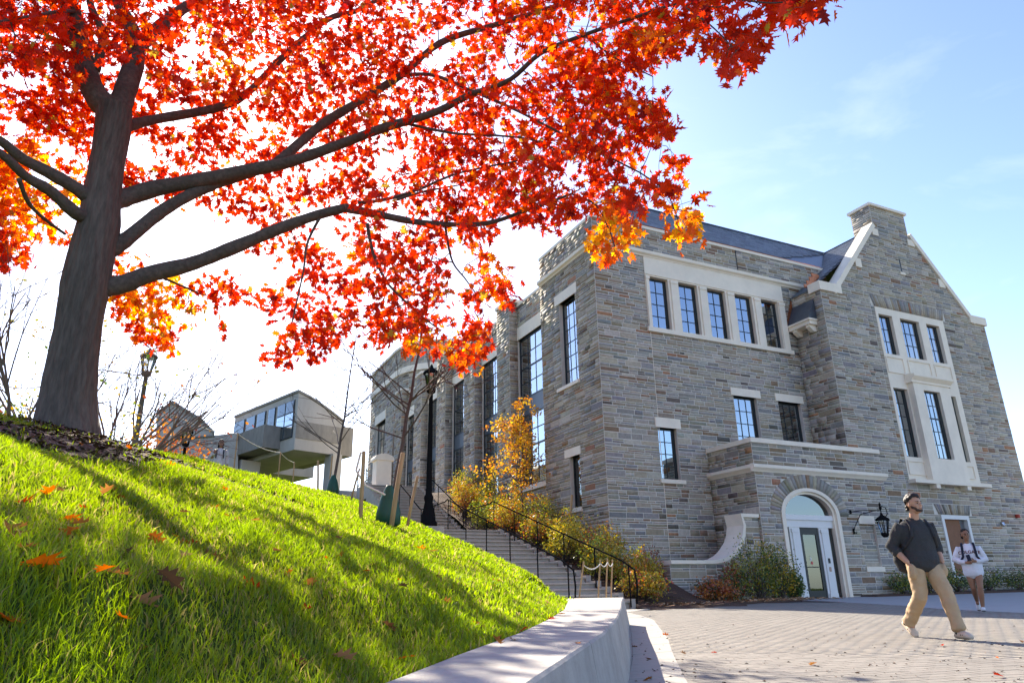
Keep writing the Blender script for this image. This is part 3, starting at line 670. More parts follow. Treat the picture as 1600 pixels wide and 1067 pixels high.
for i, (pts, n, pr, c, rect, ar, u) in enumerate(STONES):
    if i in single:
        ax = 0 if abs(u[0]) > .5 else 1; P_ = np.array(pts); ce = P_.mean(0); ext = P_.max(0) - P_.min(0)
        ob = bpy.data.objects.new('stone', stone_mesh(ax, i % 8)); COL.objects.link(ob); adopt(ob, hall)
        ob.location = ce; ob.scale = (ext[0], pr, ext[2]) if ax == 0 else (pr, ext[1], ext[2]); ob.color = (*c, 1); continue
    if len(pts) == 4:
        k = len(bv); cen = np.mean(pts, 0)
        bv += [p for p in pts] + [p + (cen - p) * .02 + n * max(.002, pr + random.gauss(0, .003)) for p in pts]
        bf += [(k, k + 1, k + 5, k + 4), (k + 1, k + 2, k + 6, k + 5), (k + 2, k + 3, k + 7, k + 6), (k + 3, k, k + 4, k + 7), (k + 4, k + 5, k + 6, k + 7)]; bc += [c] * 5
    else: tri_m.col = c; tri_m.prism([p for p in pts], n * pr)
tag(np_mesh('stonework', np.array(bv), bf, 4, bc, 'stone', hall), kind='stuff')
tag(tri_m.build('gable_edge_stones', 'stone', hall), kind='stuff')
print('stones', len(STONES))
# ================================================================== ground, plaza, hill
def softplus(s, k=1.4): return np.log1p(np.exp(np.clip(s * k, -40, 40))) / k
WALL_R = np.array([(-5.0, -5.6), (-2.6, -2.55), (-.6, 0.0), (.55, 1.48), (1.09, 2.17), (1.69, 2.92), (2.5, 3.93), (3.5, 5.30), (4.63, 6.92), (5.9, 8.80), (7.0, 10.40), (7.46, 11.05)])  # plaza-side edge of the seat wall
WALL_W = np.array([.46, .46, .46, .46, .46, .50, .52, .56, .62, .76, .94, 1.03])
def wall_left():
    t = np.gradient(WALL_R, axis=0); t /= np.linalg.norm(t, axis=1)[:, None]; return WALL_R + np.stack([-t[:, 1], t[:, 0]], 1) * WALL_W[:, None]
WALL_L = wall_left()
EDGE = np.concatenate([WALL_R * .25 + WALL_L * .75, [(7.9, 12.6), (8.5, 14.6), (8.9, 17.0), (9.0, 60.0)]])   # where the hill stops
def edge_x(y): return np.interp(y, EDGE[:, 1], EDGE[:, 0])
XSL, XSR = 9.0, 11.8                                                   # stair sides
def hill_z(x, y):
    x = np.asarray(x, float); y = np.asarray(y, float)
    p = .2214 - .293 * x + .2147 * y
    s = -.91 * (x + 1.3) + .415 * (y - 12.5)
    z = p - .40 * softplus(s) - .032 * np.clip(x - 6.0, 0, 4) ** 2
    d = np.hypot(x, y)
    far = 4.4 + .135 * (d - 36)
    z = np.where(d > 30, np.maximum(np.minimum(z, 5.6 + .0 * z), far), z)
    # ease down to the plaza past the end of the wall
    w = np.clip((y - 10.6) / 1.2, 0, 1) * np.clip((19.0 - y) / 2.0, 0, 1)
    e = np.clip((edge_x(y) - x) / 1.3, 0, 1)
    z = z * (1 - w) + w * ((plaza_z(x, y) - .02) * (1 - e) + z * e)
    lx = np.interp(y, WALL_L[:, 1], WALL_L[:, 0]); e2 = np.clip((lx - x) / .8, 0, 1); w2 = np.clip((11.6 - y) / .6, 0, 1)   # meet the top of the seat wall
    z = z * (1 - w2 * (1 - e2)) + w2 * (1 - e2) * (plaza_z(x, y) + .425)
    bump = .02 * np.sin(x * 1.7 + y * .9) + .015 * np.sin(x * .8 - y * 2.1)
    return z + bump * np.clip((edge_x(y) - x) / 1.0, 0, 1)
def in_hill(x, y, m=0.0): return x < edge_x(y) - m
xs = np.unique(np.concatenate([np.arange(-90, -12, 4.0), np.arange(-12, -2, .3), np.arange(-2, 9.6, .1)])); ys = np.unique(np.concatenate([np.arange(-14, -1, .3), np.arange(-1, 13, .15), np.arange(13, 30, .3), np.arange(30, 60, 1.0), np.arange(60, 200, 5.0)]))
GX, GY = np.meshgrid(xs, ys); GZz = hill_z(GX, GY); out = ~in_hill(GX, GY); GZz[out] = plaza_z(GX, GY)[out] - .25
vv = np.stack([GX, GY, GZz], -1).reshape(-1, 3); nx_, ny_ = len(xs), len(ys)
idx = np.arange(nx_ * ny_).reshape(ny_, nx_); ff = np.stack([idx[:-1, :-1], idx[:-1, 1:], idx[1:, 1:], idx[1:, :-1]], -1).reshape(-1, 4)
tag(np_mesh('hillside', vv, ff, 4, None, 'soil', None, True), kind='structure')
m = MB(); R_ = 900
m.poly([(-R_, -R_, -.9), (R_, -R_, -.9), (R_, R_, -.9), (-R_, R_, -.9)]); tag(m.build('ground', 'soil'), kind='structure')

# ---- plaza: bed, border slabs, pavers, walkway
def pz(x, y, o=0.0): return (x, y, plaza_z(x, y) + o)
m = MB(); m.poly([pz(-30, -30, -.03), pz(60, -30, -.03), pz(60, 24, -.03), pz(-30, 24, -.03)]); plaza = tag(m.build('plaza', 'joint_sand'), kind='structure')
# border of light slabs along the seat wall
KO = np.array([(.35, -.6), (1.6, 1.3), (2.75, 3.25), (3.73, 4.75), (4.99, 6.55), (6.15, 8.15), (7.4, 10.0), (8.75, 12.0), (9.6, 13.6), (10.3, 15.2), (11.9, 16.4)])
KI = np.array([(-.5, .1), (.85, 1.75), (2.0, 3.25), (3.25, 4.85), (4.35, 6.37), (5.16, 7.54), (6.4, 9.35), (8.0, 11.75), (8.6, 13.6), (9.0, 15.5), (9.0, 16.9)])
def along(P, n):
    d = np.concatenate([[0], np.cumsum(np.linalg.norm(np.diff(P, axis=0), axis=1))]); t = np.linspace(0, d[-1], n); return np.stack([np.interp(t, d, P[:, 0]), np.interp(t, d, P[:, 1])], 1)
ko, ki = along(KO, 41), along(KI, 41)
KIN = along(np.concatenate([[(-.45, .35)], WALL_R[4:] - .0, [(8.3, 12.6), (8.75, 14.5), (9.0, 16.9)]]), 41)
for k in range(40):
    for a, b in ((KIN, ki), (ki, ko)):
        c4 = np.array([a[k], b[k], b[k + 1], a[k + 1]]); ce = c4.mean(0)
        c4 = ce + (c4 - ce) * np.array([.985, .985])
        MB().prism([pz(*p, -.02) for p in c4], (0, 0, .026 + random.uniform(-.001, .001))).build('border_slab', 'kerb_slab', plaza)
kedge = lambda y: np.interp(y, KO[:, 1], KO[:, 0])
# walkway of pale concrete in front of the building, in large bays
WK = [(19.2, 17.75), (17.4, 13.4), (15.1, 9.75), (15.4, 8.6), (16.2, 5.0)]
wkx = lambda y: np.interp(y, [p[1] for p in WK[::-1]], [p[0] for p in WK[::-1]])
wy = np.linspace(3.0, 19.3, 9)
for k in range(8):
    for j in range(5):
        a0, a1 = wkx(wy[k]) + 4.2 * j, wkx(wy[k + 1]) + 4.2 * j
        if wy[k] > 17.9 and j == 0: a0, a1 = 19.1, 19.1
        c4 = np.array([(a0, wy[k]), (wkx(wy[k]) + 4.2 * (j + 1), wy[k]), (wkx(wy[k + 1]) + 4.2 * (j + 1), wy[k + 1]), (a1, wy[k + 1])]); ce = c4.mean(0); c4 = ce + (c4 - ce) * .998
        MB().prism([pz(*p, -.02) for p in c4], (0, 0, .028)).build('walkway_slab', 'walkway', plaza)
# pavers laid in running bond along the view
PW, PL = .115, .235
pv, pf, pc, cand = [], [], [], []
ang = math.radians(-12); ca_, sa_ = math.cos(ang), math.sin(ang)
for r in range(-10, 190):
    for c in range(-40, 90):
        lx_, ly_ = c * PL + (PL / 2 if r % 2 else 0), r * PW
        x, y = 4.0 + lx_ * ca_ - ly_ * sa_, 0.5 + lx_ * sa_ + ly_ * ca_
        if y < 1.2 or y > 19.2 or x < kedge(y) - .10 or x > 24: continue
        if x > wkx(y) - .04: continue
        if y > 16.3 and x < 13.0 + (y - 16.3) * .2: continue
        if y > 18.6 or (y > 15.6 and x < 14.6 and y > 15.6 + (x - 11.9) * 1.2): continue
        if math.hypot(x, y) > 24: continue
        cand.append((x, y))
cand.sort(key=lambda p: math.hypot(*p) + (0 if (lambda q: 900 < q[0] < 1650 and q[1] < 1090)((lambda c: (CX + F_PX * c[0] / -c[2], CY - F_PX * c[1] / -c[2]) if c[2] < -.1 else (0, 9999))(ROT.T @ (np.array([p[0], p[1], plaza_z(*p)]) - EYE))) else 100))
def paver_col():
    c = np.array(random.choice([(.215, .195, .168), (.208, .190, .164), (.222, .202, .174), (.202, .184, .158)])) * random.uniform(.94, 1.06); return tuple(c)
pm = bpy.data.meshes.new('paver'); h_ = .03
px_, py_ = PL / 2 - .0016, PW / 2 - .0016
pm.from_pydata([(-px_, -py_, -h_), (px_, -py_, -h_), (px_, py_, -h_), (-px_, py_, -h_), (-px_ + .003, -py_ + .003, 0), (px_ - .003, -py_ + .003, 0), (px_ - .003, py_ - .003, 0), (-px_ + .003, py_ - .003, 0)], [],
               [(0, 1, 5, 4), (1, 2, 6, 5), (2, 3, 7, 6), (3, 0, 4, 7), (4, 5, 6, 7)]); pm.materials.append(MATS['paver_single'])
tilt = Matrix.Rotation(math.atan(SLOPE), 4, Vector((FWD[1], -FWD[0], 0))) if False else Matrix.Rotation(math.atan(SLOPE), 4, Vector((FWD[1], -FWD[0], 0)).normalized())
for i, (x, y) in enumerate(cand):
    dz = random.gauss(0, .0004)
    if i < 300:
        o = bpy.data.objects.new('paver', pm); COL.objects.link(o); o.parent = plaza
        o.matrix_basis = Matrix.Translation((x, y, plaza_z(x, y) + .004 + dz)) @ tilt @ Matrix.Rotation(ang, 4, 'Z'); o.color = (*paver_col(), 1)
    else:
        k = len(pv); c = paver_col()
        for (a, b, zz) in ((-px_, -py_, -.02), (px_, -py_, -.02), (px_, py_, -.02), (-px_, py_, -.02), (-px_ + .003, -py_ + .003, 0), (px_ - .003, -py_ + .003, 0), (px_ - .003, py_ - .003, 0), (-px_ + .003, py_ - .003, 0)):
            X, Y = x + a * ca_ - b * sa_, y + a * sa_ + b * ca_; pv.append((X, Y, plaza_z(X, Y) + zz + .004 + dz))
        pf += [(k, k + 1, k + 5, k + 4), (k + 1, k + 2, k + 6, k + 5), (k + 2, k + 3, k + 7, k + 6), (k + 3, k, k + 4, k + 7), (k + 4, k + 5, k + 6, k + 7)]; pc += [c] * 5
tag(np_mesh('far_pavers', np.array(pv), pf, 4, pc, 'paver', plaza), kind='stuff')
print('pavers', len(cand))

# ---- seat wall: battered concrete blocks with open joints
wall = thing('seat_wall', 'low curved concrete seat wall between the grass slope and the plaza', 'wall', (2.5, 3.93, 0))
wr, wlft = along(WALL_R, 61), along(WALL_L, 61)
cuts = [0, 13, 22, 28, 33, 40, 50, 60]
for a, b in zip(cuts[:-1], cuts[1:]):
    m = MB(); n_ = len(m.v)
    for k in range(a, b + 1):
        r, l = wr[k].copy(), wlft[k]; t = wr[min(k + 1, 60)] - wr[max(k - 1, 0)]; t /= np.linalg.norm(t); nn = np.array([t[1], -t[0]])
        if k == a and a: r = r + t * .006; l = l + t * .006
        if k == b and b < 60: r = r - t * .006; l = l - t * .006
        zb, zt = plaza_z(*r) - .1, plaza_z(*r) + .45
        foot = r + nn * .085
        m.v += [(*l, zb), (*l, zt), (*(r - nn * .012), zt), (*r, zt - .012), (*foot, zb)]
    K = b - a + 1
    for k in range(K - 1):
        for j in range(4): p = n_ + k * 5 + j; m.face((p, p + 5, p + 6, p + 1))
    m.face([n_ + j for j in range(5)]); m.face([n_ + (K - 1) * 5 + j for j in range(5)][::-1])
    m.build('wall_block', 'wall_top', wall)

# ---- stairs: two flights with a landing
NL, NU_ = 16, 17
st = thing('staircase', 'long concrete outdoor staircase climbing beside the stone hall', 'stairs', (10.4, 17.0, .3))
prof = []; y, z = 17.0, .31
for k in range(NL): z += (2.97 - .31) / NL; prof.append((y, z)); y += (25.9 - 17.0) / NL
yl0 = y; prof.append((25.9, 2.97)); y = 29.1
for k in range(NU_): z = 2.97 + (5.92 - 2.97) * (k + 1) / NU_; prof.append((y, z)); y += (35.6 - 29.1) / NU_
def stair_z(yy):
    zz = .31
    for a, b in prof:
        if yy >= a - 1e-6: zz = b
    return zz
for k, (a, b) in enumerate(prof):
    nxt = prof[k + 1][0] if k + 1 < len(prof) else a + 2.0
    if k == NL: continue
    if k == NL - 1: nxt = 29.1
    m = MB(); m.box(XSL + .16, XSR - .16, a + .03, nxt + .10, b - .5, b - .058); m.box(XSL + .15, XSR - .15, a - .03, nxt + .05, b - .045, b); m.box(XSL + .16, XSR - .16, a + .05, nxt + .05, b - .06, b - .044); m.build('step', 'concrete_step', st)
for x0, x1 in ((XSL - .08, XSL + .148), (XSR - .148, XSR + .02)):
    for k, (a, b) in enumerate(prof):
        if k == NL: continue
        nxt = 29.1 if k == NL - 1 else (prof[k + 1][0] if k + 1 < len(prof) else a + 2.0)
        MB().box(x0, x1, a - .03, nxt - .033, b - .7, b + .045).build('cheek_block', 'concrete_step', st)
MB().box(4, 14.2, 37.6, 60, 5.2, 5.9).build('upper_path', 'walkway', st)
# handrails
def handrail(x, label, up_end):
    root = thing('handrail', label, 'handrail', (x, 17, .3), 'handrails of the outdoor staircase')
    lo = lambda yy: .31 + (2.97 - .31) * (yy - 17.0) / 8.9 + .30
    pts = [(x, 16.62, .40), (x, 16.55, .85), (x, 16.62, 1.25), (x, 16.85, 1.36)] + [(x, yy, lo(yy) + .85) for yy in np.linspace(17.2, 25.9, 6)]
    pts += [(x, 26.2, 4.06), (x, 29.0, 4.06)] + [(x, 29.3, 4.18)] + [(x, yy, 2.97 + 2.95 * (yy - 29.1) / 6.5 + 1.17) for yy in (31, 33, up_end)]
    MB().tube(pts[:-4], .024, 8).build('rail', 'black_iron', root, True); MB().tube(pts[-5:], .024, 8).build('rail', 'black_iron', root, True)
    for yy in (16.9, 18.6, 20.4, 22.2, 24.0, 25.8, 27.4, 29.0, 30.6, 32.2, 33.8):
        if yy > up_end: continue
        zb = stair_z(yy); zt = (lo(yy) + .85) if yy < 25.9 else (4.06 if yy < 29.1 else 2.97 + 2.95 * (yy - 29.1) / 6.5 + 1.17)
        MB().tube([(x, yy, zb), (x, yy, zt - .02)], .02, 8).build('baluster', 'black_iron', root)
handrail(9.72, 'black metal handrail on the grass side of the staircase', 33.6)
handrail(11.62, 'black metal handrail on the building side of the staircase, beside the shrubs', 33.6)
# planting bed between the stairs and the building
by = np.concatenate([np.linspace(15.4, 36, 42), [50]]); bx = np.linspace(11.81, 14.72, 8); v = []
for yy in by:
    for xx in bx:
        zz = (.30 + (yy - 17) * .30 if yy < 26 else (3.0 + (yy - 26) * .1 if yy < 29 else min(3.3 + (yy - 29) * .4, 5.6))) if yy > 17 else .30
        v.append((xx, yy, max(zz, plaza_z(xx, yy) + .02) + .05 * math.sin(xx * 3 + yy * 2) - (.3 if yy < 15.5 else 0)))
ii = np.arange(len(by) * 8).reshape(len(by), 8); f_ = np.stack([ii[:-1, :-1], ii[:-1, 1:], ii[1:, 1:], ii[1:, :-1]], -1).reshape(-1, 4)
tag(np_mesh('planting_bed', np.array(v), f_, 4, None, 'mulch', None, True), kind='structure')
def bed(name, poly, h=.07):
    m = MB(); ce = np.mean(poly, 0); m.poly([pz(*(ce + (np.array(p) - ce) * .96), h) for p in poly])
    for i in range(len(poly)):
        p, q = poly[i], poly[(i + 1) % len(poly)]; m.poly([pz(*p, -.02), pz(*q, -.02), pz(*(ce + (np.array(q) - ce) * .96), h), pz(*(ce + (np.array(p) - ce) * .96), h)])
    return tag(m.build(name, 'mulch'), kind='structure')
bed('planting_bed', [(12.2, 16.3), (14.2, 16.2), (16.5, 17.2), (19.6, 18.2), (19.6, 19.28), (14.9, 19.4), (14.9, 21.6), (11.9, 21.6), (11.82, 17.0)])
bed('planting_bed', [(23.2, 18.6), (36.0, 18.0), (40, 19.9), (25.8, 19.98), (25.7, 19.28), (23.2, 19.28)])

# ---- grass: real blades, finer and denser near the camera
def scatter_grass():
    V, Fq, Cq = [], [], []
    bands = [(0.9, 2.2, 15000, .0016, .040), (2.2, 3.6, 9000, .0022, .044), (3.6, 6, 4200, .0036, .048), (6, 10, 1700, .006, .055), (10, 17, 650, .011, .065), (17, 34, 180, .022, .08)]
    off = 0
    for d0, d1, dens, w, h in bands:
        th0, th1 = math.radians(-24), math.radians(46)                 # azimuth from +Y; the slope in view with a margin
        area = (th1 - th0) / 2 * (d1 ** 2 - d0 ** 2); n = int(area * dens)
        d = np.sqrt(RNG.uniform(d0 ** 2, d1 ** 2, n)); th = RNG.uniform(th0, th1, n); x, y = d * np.sin(th), d * np.cos(th)
        L_ = np.interp(y, WALL_L[:, 1], WALL_L[:, 0]); lim = np.where(y < 11.0, L_ - .015, edge_x(y) - .1)
        cl = .5 + .5 * np.sin(x * 2.3 + 1.3 * np.sin(y * 1.9)) * np.sin(y * 2.7 + 1.1 * np.sin(x * 2.1))
        keep = (x < lim) & (RNG.uniform(0, 1, n) < .70 + .3 * cl) & (np.hypot(x + 1.4, y - 11.4) > .55)
        mul = mulch_mask(x, y); keep &= RNG.uniform(0, 1, n) > mul
        x, y, cl = x[keep], y[keep], cl[keep]; n = len(x)
        z = hill_z(x, y) - .004; a = RNG.uniform(0, 2 * math.pi, n); hh = h * RNG.uniform(.55, 1.45, n) * (.75 + .5 * cl); ww = w * RNG.uniform(.7, 1.3, n)
        lean = RNG.uniform(.15, .95, n) * hh; la = RNG.uniform(0, 2 * math.pi, n)
        sx, sy = np.cos(a) * ww, np.sin(a) * ww; lx_, ly_ = np.cos(la) * lean, np.sin(la) * lean
        b0 = np.stack([x - sx, y - sy, z], 1); b1 = np.stack([x + sx, y + sy, z], 1)
        m0 = np.stack([x - sx * .8 + lx_ * .35, y - sy * .8 + ly_ * .35, z + hh * .6], 1); m1 = np.stack([x + sx * .8 + lx_ * .35, y + sy * .8 + ly_ * .35, z + hh * .6], 1)
        t = np.stack([x + lx_, y + ly_, z + hh * (1 - .25 * (lean / hh) ** 2)], 1)
        V.append(np.stack([b0, b1, m1, m0, t], 1).reshape(-1, 3)); k = off + np.arange(n) * 5
        Fq.append(np.stack([k, k + 1, k + 2, k, k + 2, k + 3, k + 3, k + 2, k + 4], 1).reshape(-1, 3)); off += n * 5
        base = np.array([.195, .285, .018]); dry = np.array([.34, .29, .10]); u = RNG.uniform(0, 1, (n, 1)); yel = (RNG.uniform(0, 1, (n, 1)) < .05 + .14 * (1 - cl[:, None]))
        pt = .5 + .5 * np.sin(x * .9 + 2 * np.sin(y * .6)) * np.sin(y * 1.1 + 1.5 * np.sin(x * .7)); c = base * (.55 + .8 * u) * (.82 + .3 * pt[:, None]) + np.array([.05, .025, 0]) * (1 - cl[:, None]) * RNG.uniform(0, 1, (n, 1)); c = np.where(yel, dry * (.6 + .6 * u), c)
        Cq.append(np.repeat(c, 3, 0))
    V, Fq, Cq = np.concatenate(V), np.concatenate(Fq), np.concatenate(Cq); print('grass blades', len(V) // 5)
    o = np_mesh('grass', V, Fq, 3, Cq, 'grass')
    tag(o, 'bright green mown grass with yellow tips covering the slope', 'grass', kind='stuff')
def ray_hill(px, py):
    d = ray(px, py); t = 1.0
    while t < 40:
        q = EYE + d * t
        if q[2] < float(hill_z(q[0], q[1])): return q[:2]
        t += .02
    return q[:2]
STRIP = np.array([ray_hill(*q) for q in ((40, 690), (120, 694), (200, 704), (265, 722), (330, 744), (400, 766), (470, 790))]); STRIP_W = np.array([.55, .75, .6, .42, .34, .30, .20])
def mulch_mask(x, y):
    """bare wood-chip ring round the big tree and the strip running off it along the crest"""
    x = np.asarray(x, float); y = np.asarray(y, float)
    r = np.hypot(x + 1.35, y - 11.2); ring = np.clip((1.9 - r) * 3, 0, 1); strip = np.zeros_like(x)
    for i in range(len(STRIP) - 1):
        a, b = STRIP[i], STRIP[i + 1]; ab = b - a; t = np.clip(((x - a[0]) * ab[0] + (y - a[1]) * ab[1]) / (ab @ ab), 0, 1)
        d = np.hypot(x - a[0] - ab[0] * t, y - a[1] - ab[1] * t); w = STRIP_W[i] + (STRIP_W[i + 1] - STRIP_W[i]) * t; strip = np.maximum(strip, np.clip((w - d) * 6, 0, 1))
    wob = .12 * np.sin(x * 9 + 3 * np.sin(y * 5)) * np.sin(y * 8)
    return np.clip(np.maximum(ring, strip) + wob * (np.maximum(ring, strip) > .05), 0, .985)
scatter_grass()
# wood chips
n = 16000; x = RNG.uniform(-4.2, 5.2, n); y = RNG.uniform(5.6, 21, n); k = RNG.uniform(0, 1, n) < mulch_mask(x, y); x, y = x[k], y[k]; m = MB()
for a, b in zip(x, y):
    l = random.uniform(.02, .07); w = random.uniform(.008, .02); an = random.uniform(0, 6.28); z = float(hill_z(a, b)) + random.uniform(.004, .035); t = random.uniform(-.02, .02)
    c, s_ = math.cos(an), math.sin(an); m.col = tuple(np.array(random.choice([(.10, .055, .032), (.06, .036, .024), (.17, .11, .07), (.22, .17, .12)])) * random.uniform(.7, 1.2))
    m.poly([(a - c * l - s_ * w, b - s_ * l + c * w, z - t), (a + c * l - s_ * w, b + s_ * l + c * w, z + t), (a + c * l + s_ * w, b + s_ * l - c * w, z + t + .006), (a - c * l + s_ * w, b - s_ * l - c * w, z - t + .006)])
tag(m.build('wood_chips', 'mulch_chip'), 'brown wood chips spread round the foot of the big tree', 'mulch', kind='stuff')
mm = MB(); gx = np.arange(-4.2, 5.4, .2); gy = np.arange(5.6, 21.2, .2)
for a in gx:
    for b in gy:
        if float(mulch_mask(np.array(a + .1), np.array(b + .1))) > .3: mm.poly([(a, b, float(hill_z(a, b)) + .012), (a + .2, b, float(hill_z(a + .2, b)) + .012), (a + .2, b + .2, float(hill_z(a + .2, b + .2)) + .012), (a, b + .2, float(hill_z(a, b + .2)) + .012)])
tag(mm.build('mulch_bed', 'mulch'), kind='structure')
# ================================================================== the red oak
AZT = math.radians(-6.9); TD = 11.5
def crown_dist(px, py):
    d = ray(px, py); az = math.atan2(d[0], d[1]); return max(6.6, TD * math.cos(min(1.0, abs(az - AZT)) * .92))
def bp(px, py, dd=0.0): return at_dist(px, py, crown_dist(px, py) + dd)
tb = at_dist(105, 662, TD)
oak = thing('oak_tree', 'big red oak in full autumn colour on the grass slope, its limbs reaching across', 'tree', (tb[0], tb[1], float(hill_z(tb[0], tb[1]))))
def px_r(p, w): return .5 * w * view_depth(p) / F_PX
def trunk_mesh():
    rows = [(103, 702, 126), (104, 680, 114), (105, 655, 103), (107, 630, 94), (110, 600, 89), (117, 550, 80), (125, 500, 76), (133, 450, 79), (143, 400, 76), (155, 350, 70), (160, 300, 61), (168, 250, 57), (176, 205, 58), (178, 170, 60)]
    n = 72; V, F = [], []
    P = [at_dist(a, b, TD) for a, b, w in rows]; Rr = [px_r(p, w) for p, (a, b, w) in zip(P, rows)]
    t = np.linspace(0, len(rows) - 1, 90); P = np.array([[np.interp(k, range(len(rows)), [p[j] for p in P]) for j in range(3)] for k in t]); Rr = np.interp(t, range(len(rows)), Rr)
    ph = RNG.uniform(0, 6.28, 40)
    for i in range(len(t)):
        for j in range(n):
            a = 2 * math.pi * j / n; z = P[i][2]
            flare = max(0, 1 - i / 16) ** 2 * .16 * math.sin(5 * a + 1.0)
            ridge = .028 * abs(math.sin(9 * a + 1.2 * math.sin(z * 2.3 + a) + ph[0])) + .018 * math.sin(17 * a + 2.2 * math.sin(z * 5 + 2 * a))
            r = Rr[i] * .83 * (1 + flare + ridge + .02 * math.sin(3 * a + z)); V.append(P[i] + r * np.array([math.cos(a), math.sin(a), 0]))
    for i in range(len(t) - 1):
        for j in range(n): j2 = (j + 1) % n; F.append((i * n + j, i * n + j2, (i + 1) * n + j2, (i + 1) * n + j))
    return np_mesh('trunk', np.array(V), F, 4, None, 'bark', oak, True)
trunk_mesh()
NODES = []                                                       # (point, radius) along every limb
def limb(pts, w0, w1, name='limb', sides=12, dd=(0, 0)):
    """pts in photo pixels; w0, w1 = width in pixels at both ends; dd = how far it leans away from (+) or towards the camera"""
    m_ = len(pts); P = [bp(p[0], p[1], dd[0] + (dd[1] - dd[0]) * k / (m_ - 1)) for k, p in enumerate(pts)]
    if w0 > 14: P[0] = at_dist(pts[0][0], pts[0][1], TD)
    t = np.linspace(0, m_ - 1, m_ * 5); A = np.array(P)
    # Catmull-Rom through the points
    Q = []
    for k in t:
        i = min(int(k), m_ - 2); f_ = k - i; p0, p1, p2, p3 = A[max(i - 1, 0)], A[i], A[i + 1], A[min(i + 2, m_ - 1)]
        Q.append(.5 * ((2 * p1) + (-p0 + p2) * f_ + (2 * p0 - 5 * p1 + 4 * p2 - p3) * f_ ** 2 + (-p0 + 3 * p1 - 3 * p2 + p3) * f_ ** 3))
    Q = np.array(Q); w = w0 + (w1 - w0) * (t / (m_ - 1)) ** .8
    R_ = [px_r(q, ww) * .86 * (1 + .035 * math.sin(k * .83 + w0) + .03 * RNG.normal()) for k, (q, ww) in enumerate(zip(Q, w))]
    m = MB(); m.tube(Q, R_, sides); m.build(name, 'bark_limb' if w0 > 9 else 'bark_thin', oak, True)
    NODES.extend(zip(Q, R_))
limb([(150, 452), (195, 443), (235, 428), (300, 412), (370, 385), (430, 360), (490, 338), (540, 325)], 40, 16)
limb([(540, 325), (590, 335), (660, 348), (752, 350), (820, 330), (893, 303)], 18, 4, dd=(0, -.3))
limb([(160, 400), (200, 372), (250, 332), (300, 303), (345, 285), (400, 268)], 30, 17, dd=(0, .2))
limb([(165, 318), (205, 306), (250, 293), (320, 281), (390, 266), (450, 254), (520, 230), (600, 200), (677, 177), (736, 147)], 38, 11, dd=(.2, -.2))
limb([(736, 147), (795, 126), (846, 83), (913, 55), (1000, 25), (1060, 4), (1180, -40)], 11, 4, dd=(-.2, -.6))
limb([(430, 258), (500, 197), (551, 165), (626, 118), (689, 67), (775, 39), (874, 8), (960, -30)], 20, 7, dd=(.3, .9))
limb([(180, 205), (215, 193), (252, 185), (338, 169), (386, 146), (445, 87), (512, 31), (560, 16), (640, -30)], 22, 7, dd=(.1, 1.2))
limb([(630, 118), (677, 118), (736, 142), (799, 169), (854, 197), (930, 235), (1000, 270)], 8, 3, dd=(.6, -.3))
limb([(620, 190), (705, 208), (775, 212), (835, 220), (900, 250)], 6, 2.5)
limb([(560, 318), (606, 311), (657, 295), (716, 271), (807, 252)], 8, 3); limb([(620, 312), (660, 300), (720, 289)], 6, 2.5)
limb([(504, 333), (481, 378), (473, 429), (456, 505)], 6, 2.5); limb([(574, 350), (582, 392), (602, 437), (627, 465), (661, 496), (689, 516)], 7, 2.5); limb([(695, 350), (706, 406), (728, 437), (752, 470)], 5, 2)
limb([(150, 320), (126, 299), (79, 271), (35, 248), (0, 220), (-60, 190)], 30, 14, dd=(0, -.6)); limb([(150, 345), (120, 334), (79, 299), (39, 275), (0, 240), (-70, 215)], 28, 12, dd=(0, -1.0)); limb([(30, 280), (44, 316), (68, 341), (102, 366)], 9, 5, dd=(-.8, .2))
limb([(178, 180), (150, 150), (135, 110), (118, 40), (107, 0), (95, -90), (90, -200)], 48, 22, dd=(0, .3)); limb([(180, 185), (200, 130), (213, 80), (205, 45), (185, 0), (170, -80)], 46, 16, dd=(0, .5))
limb([(205, 100), (235, 55), (285, 15), (330, -10), (420, -70)], 26, 14, dd=(.3, 1.5)); limb([(150, 110), (160, 55), (140, 0), (150, -60)], 16, 10, dd=(.1, -.5)); limb([(125, 20), (98, 18), (40, 27), (-20, 38)], 8, 4, dd=(.2, -1))
limb([(893, 303), (930, 320), (952, 360), (960, 385)], 3.5, 2); limb([(1000, 270), (1040, 300), (1060, 345)], 3, 1.8); limb([(240, 428), (280, 445), (320, 462)], 6, 2.5, dd=(0, .8))
limb([(913, 55), (960, 90), (1020, 120)], 4, 2); limb([(1060, 4), (1110, 40), (1150, 80)], 4, 2, dd=(-.5, -.7)); limb([(1100, -10), (1200, 5), (1270, -5)], 4, 2, dd=(-.5, -.7))

REG = [[(-260, -300), (1330, -300), (1300, 0), (1230, 28), (1195, 12), (1188, 75), (1150, 112), (1110, 70), (1060, 75), (1010, 100), (972, 112), (985, 150), (1032, 152), (1040, 190), (1066, 230), (1060, 275), (1096, 320), (1090, 368), (1050, 372), (1030, 330), (1000, 335), (978, 408), (925, 402), (920, 330), (880, 335), (855, 372), (830, 345), (800, 348), (775, 330), (760, 400), (822, 440), (790, 470), (750, 462), (765, 520), (755, 565), (700, 572), (665, 535), (640, 545), (580, 532), (552, 525), (560, 498), (530, 520), (480, 580), (440, 572), (398, 556), (402, 500), (397, 460), (412, 440), (432, 405), (395, 388), (400, 345), (345, 325), (300, 300), (250, 325), (200, 330), (188, 250), (140, 255), (128, 330), (110, 380), (60, 372), (42, 408), (-260, 410)],
       [(170, 405), (235, 398), (280, 432), (360, 430), (370, 460), (335, 470), (352, 505), (300, 520), (270, 548), (235, 543), (203, 515), (210, 490), (168, 482), (190, 450)]]
